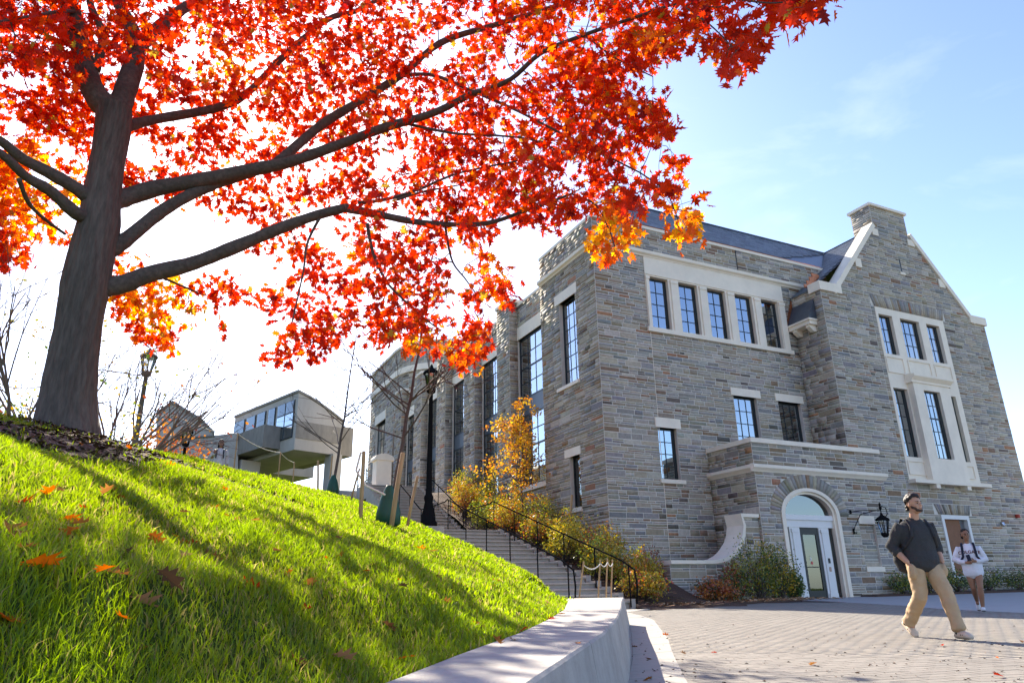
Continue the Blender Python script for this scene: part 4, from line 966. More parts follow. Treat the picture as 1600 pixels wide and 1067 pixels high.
HOLES = [[(222, 385), (250, 350), (300, 315), (345, 335), (345, 385), (300, 412), (240, 420)], [(506, 362), (556, 370), (556, 437), (530, 440), (512, 415)], [(5, 105), (75, 108), (78, 145), (30, 152), (0, 140)], [(770, 100), (830, 95), (835, 120), (790, 135)], [(690, 420), (735, 395), (745, 440), (700, 470)], [(555, 455), (580, 445), (590, 490), (560, 500)]]
def inside(px, py, poly):
    x, y = np.array([p[0] for p in poly], float), np.array([p[1] for p in poly], float); x2, y2 = np.roll(x, -1), np.roll(y, -1)
    c = np.zeros(len(px), bool)
    for a, b, e, f_ in zip(x, y, x2, y2):
        with np.errstate(divide='ignore', invalid='ignore'): c ^= ((b > py) != (f_ > py)) & (px < (e - a) * (py - b) / (f_ - b + 1e-12) + a)
    return c
def leaf_clusters():
    px, py = RNG.uniform(-260, 1330, 26000), RNG.uniform(-300, 590, 26000)
    ok = inside(px, py, REG[0]) | inside(px, py, REG[1])
    for h in HOLES: ok &= ~inside(px, py, h)
    ok &= (RNG.uniform(0, 1, len(px)) < np.where((py < -20) | (px < -20), .35, 1.0))
    # natural gaps: thin where a smooth noise is low, and towards the crown's rim
    g = np.sin(px * .031 + 2 * np.sin(py * .021)) * np.sin(py * .037 + 1.7 * np.sin(px * .017)); ok &= (RNG.uniform(0, 1, len(px)) < .54 + .66 * g + .16 * (py < 190))
    ok &= ~((px > 150) & (px < 470) & (py > 225) & (py < 440) & (RNG.uniform(0, 1, len(px)) < .45))  # leaves taken out here so the crown shades the grass less
    px, py = px[ok], py[ok]
    keep = []                                                     # thin to an even spacing
    cell = {}
    for i in range(len(px)):
        k = (int(px[i] // 9), int(py[i] // 9))
        if cell.get(k, 0) < 1: cell[k] = cell.get(k, 0) + 1; keep.append(i)
    return px[keep], py[keep]
cpx, cpy = leaf_clusters()
def lean_back(a, b):
    dd = RNG.normal(.25, .85)
    tx = np.interp(b, [100, 250, 450, 660], [180, 168, 133, 105])
    if abs(a - tx) < 48 and b > 90: dd = abs(dd) + .7                       # keep the trunk clear
    elif a < 560 and b > 150: dd = .45 + abs(dd) * .9                     # most sprays hang behind the big limbs
    elif 560 < a < 1010 and RNG.uniform() < .14: dd = RNG.uniform(1.8, 5.0)  # far side of the crown
    return dd
C3 = np.array([bp(a, b, lean_back(a, b)) for a, b in zip(cpx, cpy)])
# twigs: every cluster hangs from the nearest limb or twig already grown
NP = np.array([q for q, r in NODES]); NR = np.array([r for q, r in NODES])
d0 = np.array([np.min(np.linalg.norm(NP - c, axis=1)) for c in C3]); od = np.argsort(d0)
GP, GR = list(NP), list(NR); tw = MB(); GPa = np.array(GP)
PAR = np.zeros((len(C3), 3)); BUF = np.zeros((len(NP) + len(C3), 3)); BUF[:len(NP)] = NP; cnt = len(NP); RAD = np.zeros(len(BUF)); RAD[:cnt] = np.minimum(NR, .02)
for i in od:
    dd = np.linalg.norm(BUF[:cnt] - C3[i], axis=1); j = int(np.argmin(dd)); r = max(.0035, min(RAD[j] * .8, .012)) if dd[j] < .9 else .0
    PAR[i] = C3[i] - BUF[j]; BUF[cnt] = C3[i]; RAD[cnt] = max(r * .85, .0035); cnt += 1
    if r > 0:
        mid = (BUF[j] + C3[i]) / 2 + np.array([RNG.normal(0, .04), RNG.normal(0, .04), .05 * dd[j]]); tw.tube([BUF[j], mid, C3[i]], [r, r * .85, r * .6], 3, False)
tag(tw.build('twigs', 'bark_thin', oak), kind='stuff')
HALF = np.array([(0, 0), (.07, .14), (.30, .15), (.14, .30), (.44, .42), (.16, .52), (.34, .74), (.10, .74), (0, 1.0)])
def leaf_template(fold=.22):
    r = np.array([(x, y, abs(x) * fold - .10 * y * y) for x, y in HALF]); l = r.copy(); l[:, 0] *= -1; return np.concatenate([r, l[::-1]])
LT = leaf_template(); LF = np.array([list(range(9)), list(range(9, 18))])
RED, DRK, ORG, YEL, OLV = (np.array(c) for c in ((.58, .036, .010), (.30, .016, .012), (.76, .14, .012), (.84, .38, .03), (.34, .23, .04)))
def leaf_color(px, py, u, v):
    y = .0
    y += .85 * math.exp(-((px - 50) / 75) ** 2 - ((py - 295) / 75) ** 2) + .8 * math.exp(-((px - 240) / 70) ** 2 - ((py - 470) / 60) ** 2)
    y += .85 * math.exp(-((px - 965) / 50) ** 2 - ((py - 370) / 45) ** 2) + .8 * math.exp(-((px - 1060) / 40) ** 2 - ((py - 345) / 45) ** 2) + .5 * math.exp(-((px - 360) / 60) ** 2 - ((py - 110) / 40) ** 2) + .45 * math.exp(-((px - 690) / 70) ** 2 - ((py - 540) / 30) ** 2)
    y += .25 * math.exp(-((px - 1000) / 120) ** 2 - ((py - 60) / 60) ** 2) + .3 * math.exp(-((px - 780) / 80) ** 2 - ((py - 420) / 60) ** 2)
    q = u + y * .9
    c = DRK if q < .20 else RED if q < .74 else ORG if q < 1.02 else YEL if q < 1.5 else OLV
    if v > .975: c = OLV
    return c * (.75 + .5 * v)
LV, LC, LPOS, LSC, LM = [], [], [], [], []
def rot_rand(n):
    q = RNG.normal(0, 1, (n, 4)); q[:, 1:3] *= .9; q /= np.linalg.norm(q, axis=1)[:, None]; w, x, y, z = q.T
    return np.stack([np.stack([1 - 2 * (y * y + z * z), 2 * (x * y - z * w), 2 * (x * z + y * w)], 1), np.stack([2 * (x * y + z * w), 1 - 2 * (x * x + z * z), 2 * (y * z - x * w)], 1), np.stack([2 * (x * z - y * w), 2 * (y * z + x * w), 1 - 2 * (x * x + y * y)], 1)], 1)
for i in range(len(C3)):
    inv = -20 < cpx[i] < 1330 and cpy[i] > -20
    k = RNG.integers(5, 9) if inv else RNG.integers(4, 7)
    ax_ = PAR[i] / (np.linalg.norm(PAR[i]) + 1e-6) + np.array([0, 0, -.45]); yv = ax_ + RNG.normal(0, .62, (k, 3)); yv /= np.linalg.norm(yv, axis=1)[:, None]
    xv = np.cross(RNG.normal(0, 1, (k, 3)), yv); xv /= np.linalg.norm(xv, axis=1)[:, None]; R3 = np.stack([xv, yv, np.cross(xv, yv)], 2); u0 = RNG.uniform(0, .55)
    for j in range(k):
        p = C3[i] + RNG.normal(0, .075, 3); s = RNG.uniform(.105, .21) * (1.0 if inv else 1.25)
        LPOS.append(p); LSC.append(s); LM.append(R3[j]); LC.append(leaf_color(cpx[i], cpy[i], u0 + RNG.uniform(0, .45), RNG.uniform(0, 1)))
LPOS, LSC, LM, LC = np.array(LPOS), np.array(LSC), np.array(LM), np.array(LC); print('leaves', len(LPOS))
dep = np.array([view_depth(p) for p in LPOS]); scr = (ROT.T @ (LPOS - EYE).T).T; sx = CX + F_PX * scr[:, 0] / -scr[:, 2]; sy = CY - F_PX * scr[:, 1] / -scr[:, 2]
vis = (sx > 0) & (sx < 1600) & (sy > 0) & (sy < 1067); rank = np.argsort(np.where(vis, dep / LSC, 1e9)); own = set(rank[:300].tolist())
rest = np.array([i for i in range(len(LPOS)) if i not in own])
V = np.einsum('nij,kj->nki', LM[rest], LT) * LSC[rest][:, None, None] + LPOS[rest][:, None, :]
F_ = (np.arange(len(rest))[:, None, None] * 18 + LF[None]).reshape(-1, 9)
tag(np_mesh('foliage', V.reshape(-1, 3), F_, 9, np.repeat(LC[rest], 2, 0), 'leaf', oak), kind='stuff')
LME = []
for k in range(4):
    t_ = leaf_template(.1 + .12 * k); me = bpy.data.meshes.new('leaf'); me.from_pydata([tuple(v) for v in t_], [], [tuple(range(9)), tuple(range(9, 18))]); me.materials.append(MATS['leaf_single']); LME.append(me)
for i in own:
    o = bpy.data.objects.new('leaf', LME[i % 4]); COL.objects.link(o); adopt(o, oak)
    o.matrix_basis = Matrix.Translation(LPOS[i]) @ Matrix(LM[i].tolist()).to_4x4() @ Matrix.Scale(LSC[i], 4); o.color = (*LC[i], 1)
# ================================================================== shrubs, young trees, stakes, lamps, far buildings
QUAD = np.array([(-.35, 0, 0), (.0, -.5, 0), (.35, 0, .06), (.0, .5, 0)])
def leaf_cloud(centers, n_per, spread, size, pal, jitter=.25):
    """small leaf faces round twig ends -> verts, faces, colours"""
    c = np.repeat(np.asarray(centers, float), n_per, 0); n = len(c); p = c + RNG.normal(0, 1, (n, 3)) * np.asarray(spread)
    R3 = rot_rand(n); s = size * RNG.uniform(.6, 1.4, n)
    V = np.einsum('nij,kj->nki', R3, QUAD) * s[:, None, None] + p[:, None]; F = np.arange(n * 4).reshape(n, 4)
    pal = np.array(pal); pk = np.repeat(RNG.integers(0, len(pal), len(centers)), n_per); mixr = RNG.uniform(0, 1, n) < jitter; pk[mixr] = RNG.integers(0, len(pal), mixr.sum())
    C = pal[pk] * RNG.uniform(.7, 1.25, (n, 1)); return V.reshape(-1, 3), F, C
GREEN, YGRN, GOLD, ORNG, RUST, DGRN = (.12, .19, .03), (.32, .31, .035), (.60, .38, .035), (.52, .20, .035), (.34, .085, .035), (.06, .095, .025)
def bush(name, label, cat, base, rx, ry, h, pal, ends=60, per=14, size=.05, group=None, seed=0):
    r = np.random.default_rng(seed); root = thing(name, label, cat, tuple(base), group)
    E = []; m = MB(); base = np.asarray(base, float)
    for k in range(ends):
        a = r.uniform(0, 6.28); q = math.sqrt(r.uniform(0, 1)); t = r.uniform(.25, 1.0)
        e = base + np.array([rx * q * math.cos(a) * (.5 + .5 * t), ry * q * math.sin(a) * (.5 + .5 * t), h * t * math.sqrt(max(.05, 1 - .75 * q * q)) * r.uniform(.85, 1.15)]); E.append(e)
        if k % 2 == 0:
            mid = base + (e - base) * .5 + r.normal(0, .04, 3); m.tube([base + r.normal(0, .06, 3) * (1, 1, 0), mid, e], [.012, .008, .004], 3, False)
    m.build('stems', 'bark_thin', root)
    V, F, C = leaf_cloud(E, per, (rx * .13 + .03, ry * .13 + .03, h * .08 + .02), size, pal); tag(np_mesh('foliage', V, F, 4, C, 'shrub_leaf', root), kind='stuff')
    return root
def gz(x, y):                                                          # level of the bed beside the stairs
    z = (.30 + (y - 17) * .30 if y < 26 else (3.0 + (y - 26) * .1 if y < 29 else min(3.3 + (y - 29) * .4, 5.6))) if y > 17 else .30
    return max(z, plaza_z(x, y) + .03)
bedspots = [(12.55, 17.6, .60, .70, .75, [GOLD, ORNG, YGRN, RUST], 'low orange and gold shrub at the foot of the stair handrail'), (13.2, 18.9, .7, .8, .95, [YGRN, GOLD, ORNG], 'yellow-orange shrub below the corner of the stone hall'),
            (12.5, 19.6, .6, .8, 1.15, [YGRN, GOLD, GREEN], 'yellow-green shrub beside the lower handrail'), (13.3, 20.8, .7, .8, 1.3, [ORNG, GOLD, YGRN, RUST], 'orange shrub against the corner of the hall'),
            (12.4, 21.6, .6, .8, 1.25, [YGRN, GOLD], 'pale yellow shrub by the middle of the lower flight'), (13.2, 22.9, .7, .9, 1.3, [GOLD, ORNG, YGRN], 'gold shrub under the narrow lower window'),
            (12.4, 23.7, .6, .8, 1.1, [RUST, ORNG, YGRN], 'rust-red shrub edging the lower flight'), (13.3, 25.0, .7, .9, 1.45, [YGRN, GREEN, GOLD], 'green-yellow shrub under the tall side window'),
            (12.4, 26.0, .6, .9, 1.2, [ORNG, RUST, GOLD], 'red and orange shrub beside the stair landing'), (13.4, 27.4, .7, .9, 1.7, [YGRN, GOLD, GREEN], 'tall yellow-green shrub beside the young golden tree'),
            (12.4, 28.3, .6, .9, 1.2, [GREEN, YGRN], 'fresh green shrub at the far end of the landing'), (13.4, 30.2, .7, 1.0, 1.9, [GOLD, YGRN], 'tall pale gold shrub between two stone piers'),
            (12.5, 31.0, .6, 1.0, 1.5, [ORNG, GOLD, RUST], 'orange-red shrub beside the upper flight'), (13.4, 33.0, .7, 1.0, 1.5, [YGRN, GOLD, ORNG], 'yellow shrub near the top of the stairs')]
for k, (x, y, rx, ry, h, pal, lab) in enumerate(bedspots): bush('shrub', lab, 'shrub', (x, y, gz(x, y)), rx * 1.15, ry * 1.1, h * 1.08, pal + [YGRN, (.42, .34, .04)], 90, 34, .068, 'shrubs in the bed beside the staircase', 50 + k)
front = [(17.7, 18.45, 1.0, .5, 1.85, [YGRN, DGRN, GOLD, GREEN, YGRN], 'leafy green-gold shrub in front of the scroll wall'), (18.75, 18.55, .85, .45, 1.75, [GREEN, YGRN, DGRN, GOLD], 'dark green shrub with yellow leaves left of the entrance door'),
         (16.5, 18.2, .75, .45, 1.0, [YGRN, DGRN, RUST], 'low dark shrub below the end of the scroll wall'), (15.2, 17.6, .8, .45, .65, [RUST, ORNG, DGRN], 'low russet shrub between scroll wall and stairs'), (19.55, 18.75, .35, .3, .75, [DGRN, GREEN], 'small dark shrub touching the left door jamb'),
         (14.5, 19.9, .45, .45, 1.55, [RUST, (.16, .06, .03), ORNG], 'thin russet shrub standing at the corner of the hall')]
for k, (x, y, rx, ry, h, pal, lab) in enumerate(front): bush('shrub', lab, 'shrub', (x, y, plaza_z(x, y) + .05), rx, ry, h, pal, 110, 24, .065, 'shrubs along the front of the hall', 90 + k)
right = [(25.2, 18.9, .8, .4, .75, 'low dark shrub directly right of the entrance, behind the walking man'), (27.0, 19.1, .9, .5, 1.0, 'dark shrub left of the small white-framed window'), (28.8, 19.2, .9, .5, .9, 'low shrub just left of the white-framed window'), (30.8, 19.2, .95, .5, .85, 'low shrub under the white-framed window'),
         (32.8, 19.2, .9, .5, .85, 'low shrub to the right of the white-framed window'), (34.6, 19.1, .9, .5, .85, 'low dark shrub below the red fire alarm'), (35.6, 18.3, .7, .6, 1.75, 'taller yellow-leaved shrub at the right picture edge')]
for k, (x, y, rx, ry, h, lab) in enumerate(right): bush('shrub', lab, 'shrub', (x, y, plaza_z(x, y) + .05), rx, ry, h, [DGRN, DGRN, YGRN, GREEN] if k < 6 else [GOLD, YGRN, DGRN], 60, 16, .07, 'shrubs along the front of the hall', 120 + k)
# litter of dry stems in the bed
m = MB()
for k in range(900):
    y = random.uniform(15.6, 33); x = random.uniform(11.95, 13.9); z = gz(x, y) + .03; a = random.uniform(0, 6.28); l = random.uniform(.05, .2)
    m.col = random.choice([(.30, .17, .08), (.40, .22, .10), (.18, .09, .05), (.45, .33, .2)]); c, s_ = math.cos(a) * l, math.sin(a) * l
    m.poly([(x - c, y - s_, z), (x + c, y + s_, z + .03), (x + c * .9 - s_ * .2, y + s_ * .9 + c * .2, z + .04)])
for k in range(700):
    y = random.uniform(16.3, 18.2); x = random.uniform(12.0, 19.3)
    if y > 17.2 + (x - 12) * .2 + .9 or x > 19.4: continue
    z = plaza_z(x, y) + .075; a = random.uniform(0, 6.28); l = random.uniform(.04, .13); m.col = random.choice([(.30, .17, .08), (.40, .20, .08), (.18, .09, .05), (.45, .33, .2)]); c, s_ = math.cos(a) * l, math.sin(a) * l
    m.poly([(x - c, y - s_, z), (x + c, y + s_, z + .03), (x + c * .9 - s_ * .3, y + s_ * .9 + c * .3, z + .05)])
tag(m.build('leaf_litter', 'mulch_chip'), 'dry leaf litter strewn over the planting beds', 'litter', kind='stuff')

# ---- branching woody plants
def grow(m, p, d, l, r, depth, rs, spread=.5, up=.15, ends=None):
    k = 3; pts = [p]; q = np.array(p, float); dd = np.array(d, float)
    for i in range(k):
        dd = dd + rs.normal(0, .10, 3) + np.array([0, 0, up * .3]); dd /= np.linalg.norm(dd); q = q + dd * l / k; pts.append(q.copy())
    m.tube(pts, [r, r * .88, r * .76, r * .62], 5 if r > .012 else 3, False)
    if depth == 0:
        if ends is not None: ends.append(q)
        return
    for c in range(rs.integers(2, 4)):
        nd = dd + rs.normal(0, spread, 3); nd /= np.linalg.norm(nd); f_ = rs.uniform(.35, 1.0); i0 = min(int(f_ * k), k - 1); st_ = np.array(pts[i0]) + (np.array(pts[i0 + 1]) - np.array(pts[i0])) * (f_ * k - i0)
        grow(m, st_, nd, l * rs.uniform(.55, .8), r * .58, depth - 1, rs, spread, up, ends)
def bare_shrub(label, base, stems, height, lean, seed, spread=.42, depth=4, r0=.021, leaf=None):
    rs = np.random.default_rng(seed); root = thing('bare_shrub', label, 'shrub', tuple(base), 'bare shrubs behind the big tree'); E = []
    for k in range(stems):
        m = MB(); a = rs.uniform(0, 6.28); d = np.array([.5 * math.cos(a) + lean[0], .5 * math.sin(a) + lean[1], 1.0]); d /= np.linalg.norm(d)
        grow(m, np.array(base) + np.array([.25 * math.cos(a), .25 * math.sin(a), -.05]), d, height * rs.uniform(.38, .5), r0 * rs.uniform(.7, 1.1), depth, rs, spread, .12, E); m.build('stem', 'twig_grey', root)
    if leaf:
        E = [e for e in E if rs.uniform() < leaf[1]]; V, F, C = leaf_cloud(E, 4, (.05, .05, .05), .07, leaf[0]); tag(np_mesh('foliage', V, F, 4, C, 'shrub_leaf', root), kind='stuff')
def on_hill(px, py, guess=(2, 60)):
    d = ray(px, py); t = guess[0]
    while t < guess[1]:
        p = EYE + d * t
        if p[2] < float(hill_z(p[0], p[1])): return p
        t += .03
    return EYE + d * guess[1]
def hill_at(px, dist):
    p = at_dist(px, 700, dist); return np.array([p[0], p[1], float(hill_z(p[0], p[1]))])
bare_shrub('leafless grey shrub at the far left behind the oak trunk', hill_at(20, 13.5), 9, 3.6, (.15, 0), 5, leaf=([YGRN, GOLD], .10)); bare_shrub('leafless twiggy shrub hugging the left side of the oak trunk', hill_at(75, 14.5), 7, 3.4, (-.3, 0), 6, leaf=([YGRN, GOLD], .12))
bare_shrub('leafless arching shrub just right of the oak trunk', hill_at(185, 15.0), 9, 3.1, (.25, 0), 8, leaf=([YGRN, GREEN], .08)); bare_shrub('leafless shrub arching right beside the left lamp post', hill_at(225, 16.0), 9, 3.4, (.55, -.1), 9, leaf=([ORNG, RUST], .05))
# low yellow-green plants at the trunk's left
bush('shrub', 'low yellow-green leafy shrub left of the oak trunk', 'shrub', hill_at(45, 14.2), .9, .8, .75, [YGRN, GREEN, GOLD], 50, 8, .06, None, 301); bush('shrub', 'sparse yellow-green plant right of the oak trunk', 'shrub', hill_at(185, 14.0), .5, .5, .7, [YGRN, GOLD], 20, 8, .05, None, 302)
bush('shrub', 'orange-leaved shrub in front of the rounded concrete building', 'shrub', hill_at(262, 40), 2.2, 2.0, 4.6, [ORNG, RUST, (.55, .22, .05)], 150, 14, .16, None, 303); bush('shrub', 'orange shrub behind the left lamp post', 'shrub', hill_at(215, 38), 2.6, 2.0, 2.6, [ORNG, RUST], 90, 14, .16, None, 304); bush('shrub', 'brownish red shrub at the left picture edge behind the oak', 'shrub', hill_at(20, 30), 3.2, 2.0, 3.6, [RUST, (.16, .06, .05), ORNG], 120, 12, .14, None, 305)

# ---- young trees with watering bags, stakes, ropes
def young_tree(label, base, height, lean, seed, bag=True, r=.05, leaf=None, depth=3, first=.35, blen=.34):
    rs = np.random.default_rng(seed); root = thing('young_tree', label, 'tree', tuple(base)); base = np.asarray(base, float); top = base + np.array([lean[0], lean[1], height])
    n = 9; P = [base + (top - base) * k / n + rs.normal(0, .012, 3) * (k > 0) for k in range(n + 1)]; MB().tube(P, list(np.linspace(r, r * .22, n + 1)), 8).build('trunk', 'bark_thin', root, True)
    E = []; m = MB()
    for k in range(18):
        t = rs.uniform(first, .97); q = base + (top - base) * t; a = k * 2.4 + rs.uniform(0, .8); d = np.array([math.cos(a), math.sin(a), rs.uniform(.35, .8)]); d /= np.linalg.norm(d)
        grow(m, q, d, height * blen * (1.15 - t * .75), r * .35 * (1.2 - t * .7), depth - 1, rs, .38, .12, E)
    m.build('branches', 'bark_thin', root)
    if leaf:
        for k in range(150):
            t = rs.uniform(0, 1) ** .8; a = rs.uniform(0, 6.28); q = math.sqrt(rs.uniform(0, 1)) * height * .21 * (1.0 - t) ** .6 + .06; E.append(base + (top - base) * (.24 + .74 * t) + np.array([q * math.cos(a), q * math.sin(a), 0]))
    if leaf: V, F, C = leaf_cloud(E, leaf[1], (.10, .10, .10), leaf[2], leaf[0]); tag(np_mesh('foliage', V, F, 4, C, 'shrub_leaf', root), kind='stuff')
    if bag:
        m = MB(); m.lathe([(.17, 0), (.235, .04), (.225, .25), (.16, .52), (.075, .70), (.06, .74)], tuple(base), 14)
        b = m.build('watering_bag', 'green_bag', root, True)
    return root
T1 = on_hill(606, 822); T2 = hill_at(524, 27.0)
young_tree('bare young tree with green watering bag beside the stairs, nearer one', T1, 4.6, (.75, .3), 21, r=.055, depth=3, first=.3); young_tree('bare young tree with green watering bag in front of the concrete building', T2, 6.6, (.6, .2), 22, r=.06, first=.22)
young_tree('young golden-leaved tree standing among shrubs beside the side windows', (13.3, 26.6, gz(13.3, 26.6)), 4.9, (-.15, .1), 23, bag=False, r=.05, leaf=([GOLD, (.60, .27, .02), (.62, .40, .04), ORNG], 12, .11), depth=3, first=.16, blen=.26)
def stake(label, base, h, lean=(0, 0), r=.035, col='wood', grp='wooden tree stakes'):
    o = MB(); b = np.asarray(base, float); o.tube([b - (0, 0, .1), b + np.array([lean[0] * .5, lean[1] * .5, h * .5]), b + np.array([lean[0], lean[1], h - .02]), b + np.array([lean[0], lean[1], h])], [r, r * .97, r * .94, r * .8], 9)
    return tag(o.build('stake', col, None, True), label, 'stake', grp)
def hp(px, py): return on_hill(px, py)
stake('upright wooden stake left of the nearer watering bag', hp(563, 812), 1.12); stake('wooden stake leaning right, touching the nearer watering bag', hp(610, 826), 1.35, (.18, 0), .045); stake('grey wooden stake leaning in front of the stairs', hp(635, 824), 1.15, (.24, .05))
stake('short wooden stake left of the farther watering bag', hill_at(502, 26.5), 1.15, (-.08, 0), .04); stake('slanted wooden stake near the far spruce', hill_at(552, 24.5), 1.1, (.25, 0), .035); stake('thin wooden stake under the raised concrete block, right one', hill_at(518, 28.0), 1.5, (.05, 0), .03)
stake('split wooden stake behind the shrubs by the hall', (13.6, 23.6, gz(13.6, 23.6)), 1.9, (.25, -.05), .05)
def rope(label, pts, r=.012, sag=.12):
    P = []
    for a, b in zip(pts[:-1], pts[1:]):
        a, b = np.asarray(a, float), np.asarray(b, float); L_ = np.linalg.norm(b - a)
        for t in np.linspace(0, 1, 10)[:-1]: P.append(a + (b - a) * t - np.array([0, 0, sag * L_ * 4 * t * (1 - t) * .5]))
    P.append(np.asarray(pts[-1], float)); return tag(MB().tube(P, r, 6).build('rope', 'rope', None, True), label, 'rope')
# thin posts carrying the rope along the path on the crest
fp = [(266, 772, 650, 21.0), (362, 727, 706, 20.5), (436, 764, 707, 24.5), (461, 740, 705, 25.0)]
tops = []
for k, (bx_, _, ty, dd_) in enumerate([(266, 0, 646, 22.0), (369, 0, 676, 24.0), (439, 0, 706, 26.0), (462, 0, 722, 27.0)]):
    b = hill_at(bx_, dd_); t_ = at_dist(bx_ + 3, ty, dd_); h = max(.7, t_[2] - b[2]); tops.append(b + (0, 0, h * .98))
    stake(['thin rope post at the left end of the crest', 'thin rope post beside the distant walker', 'thin rope post under the concrete building, middle one', 'thin rope post under the concrete building, last one'][k], b, h, (0, 0), .022, 'wood', 'rope posts along the crest')
rope('white rope strung along the posts on the crest', [at_dist(-20, 590, 16.5), at_dist(62, 604, 18.5), at_dist(160, 630, 20), tops[0], tops[1], tops[2], tops[3]], .013, .10)
# four slim posts with rope at the foot of the stairs
ps = []
for k, (px_b, px_t, py_t) in enumerate([(901, 912, 877), (933, 938, 874), (946, 949, 872), (954, 957, 874)]):
    p = on_plaza(px_b, 962 + k); p = np.array([8.6 + .28 * k, 14.2 + .35 * k, 0]); p[2] = max(plaza_z(p[0], p[1]), float(hill_z(p[0], p[1])) - .02)
    q = at_dist(px_t, py_t, math.hypot(p[0], p[1])); b_ = at_dist(px_b, 960, math.hypot(p[0], p[1])); base = np.array([b_[0], b_[1], plaza_z(b_[0], b_[1])]); h = q[2] - base[2]
    stake('slim tan rope post at the foot of the stairs, ' + ['first from the grass', 'second from the grass', 'third from the grass', 'nearest the shrubs'][k], base, h, tuple((q - base)[:2]), .018, 'wood', 'slim rope posts at the foot of the stairs'); ps.append(base + np.array([*(q - base)[:2], h]) * (1, 1, .93))
rope('pale rope looped between the slim posts at the stair foot', ps, .013, .35)
rope('white hose looped over the far stake by the watering bag', [T1 + (-.55, .1, 1.35), T1 + (-.62, .1, 1.0), T1 + (-.45, 0, .72), T1 + (-.1, -.1, .55)], .022, .0)

# ---- lamp posts
def lantern(m_, g_, o, s=1.0):
    """frame ribs into m_, glass panes into g_"""
    x, y, z = o
    for k in range(8):
        a = 2 * math.pi * k / 8; m_.tube([(x + .12 * s * math.cos(a), y + .12 * s * math.sin(a), z), (x + .21 * s * math.cos(a), y + .21 * s * math.sin(a), z + .44 * s)], .012 * s, 5)
    m_.lathe([(.06, -.16 * s), (.13 * s, -.10 * s), (.14 * s, 0)], o, 12)
    m_.lathe([(.24 * s, .44 * s), (.25 * s, .48 * s), (.22 * s, .52 * s), (.11 * s, .60 * s), (.06 * s, .64 * s), (.035 * s, .72 * s), (.005, .76 * s)], o, 16)
    g_.lathe([(.115 * s, .01), (.20 * s, .435 * s)], o, 8)
def lamp_post(label, base, h, s=1.0, mat='black_iron'):
    root = thing('lamp_post', label, 'lamp post', tuple(base), 'old-style lamp posts'); x, y, z = base
    m = MB(); m.lathe([(.26 * s, 0), (.26 * s, .12 * s), (.22 * s, .16 * s), (.20 * s, .34 * s), (.15 * s, .50 * s), (.115 * s, .70 * s), (.135 * s, .78 * s), (.135 * s, .86 * s), (.10 * s, .92 * s), (.085 * s, 1.1 * s), (.06 * s, h - .75 * s), (.085 * s, h - .73 * s), (.05 * s, h - .66 * s)], tuple(base), 14)
    m.build('post', mat, root, True); f = MB(); g = MB(); lantern(f, g, (x, y, z + h - .60 * s), s * 1.05); ln = f.build('lantern', mat, root); g.build('lantern_glass', 'lamp_glass', ln)
    return root
pl = np.array([8.62, 24.9, 3.0]); tp = at_dist(676, 592, math.hypot(*pl[:2])); lamp_post('tall black lamp post standing beside the stairs in front of the side windows', pl, tp[2] - pl[2] + .35, 1.25)
MB().box(pl[0] - .5, pl[0] + .45, pl[1] - .45, pl[1] + .5, 1.6, 2.999).build('lamp_base_pad', 'concrete_step', st)
b = hill_at(210, 24.0); tp = at_dist(221, 556, 24.0); lamp_post('weathered lamp post among bare branches right of the oak', b, tp[2] - b[2] + .1, 1.0, pmat('weathered_iron', (.13, .115, .09), rough=.8, var=.3, scale=30))
b = hill_at(289, 36.0); tp = at_dist(292, 671, 36.0); lamp_post('small black lamp post in front of the concrete building', b, tp[2] - b[2], 1.1)

# ---- bracket lantern on the porch wall
wlamp = thing('wall_lantern', 'black iron bracket lantern on the stone wall right of the entrance arch', 'wall lamp', (23.6, YP, 3.3))
Q = lambda px, py, dy=0.0: on_y(px, py, YP - .04 - dy)
A0, A1, A2 = Q(1329, 799), Q(1370, 798), Q(1381, 806)
out_ = np.array([0, -.55, 0])                                           # the arm stands out from the wall
m = MB(); m.tube([A0, A0 + out_ * .5 + (.35, 0, .02), A0 + out_ + (.9, 0, .02)], .016, 6); m.tube([A0 + (0, 0, -.75), A0 + (.04, -.05, -.55), A0 + (.2, -.25, -.12), A0 + out_ * .9 + (.7, 0, .01)], .016, 6)
m.tube([A0 + (0, 0, -.62), A0 + (-.05, -.04, -.72), A0 + (.02, -.08, -.82), A0 + (.08, -.06, -.74)], .014, 6); m.box(A0[0] - .05, A0[0] + .05, YP - .045, YP - .03, A0[2] - .08, A0[2] + .06); m.box(A0[0] - .04, A0[0] + .04, YP - .045, YP - .03, A0[2] - .82, A0[2] - .62)
h_ = A0 + out_ + (.95, 0, 0); m.tube([h_ + (-.05, 0, .02), h_ + (.12, 0, .18), h_ + (.32, 0, .12), h_ + (.36, 0, -.10), h_ + (.22, 0, -.22)], .016, 6); m.tube([h_ + (.02, 0, .32), h_ + (.02, 0, -.12)], .018, 6); m.lathe([(.02, .28), (.05, .24), (.03, .18), (.06, .10), (.03, .04)], tuple(h_ + (.02, 0, 0)), 10); m.build('bracket', 'black_iron', wlamp)
f = MB(); g = MB(); lantern(f, g, tuple(h_ + (.02, 0, -.80)), 1.0); ln = f.build('lantern', 'black_iron', wlamp); g.build('lantern_glass', 'lamp_glass', ln)

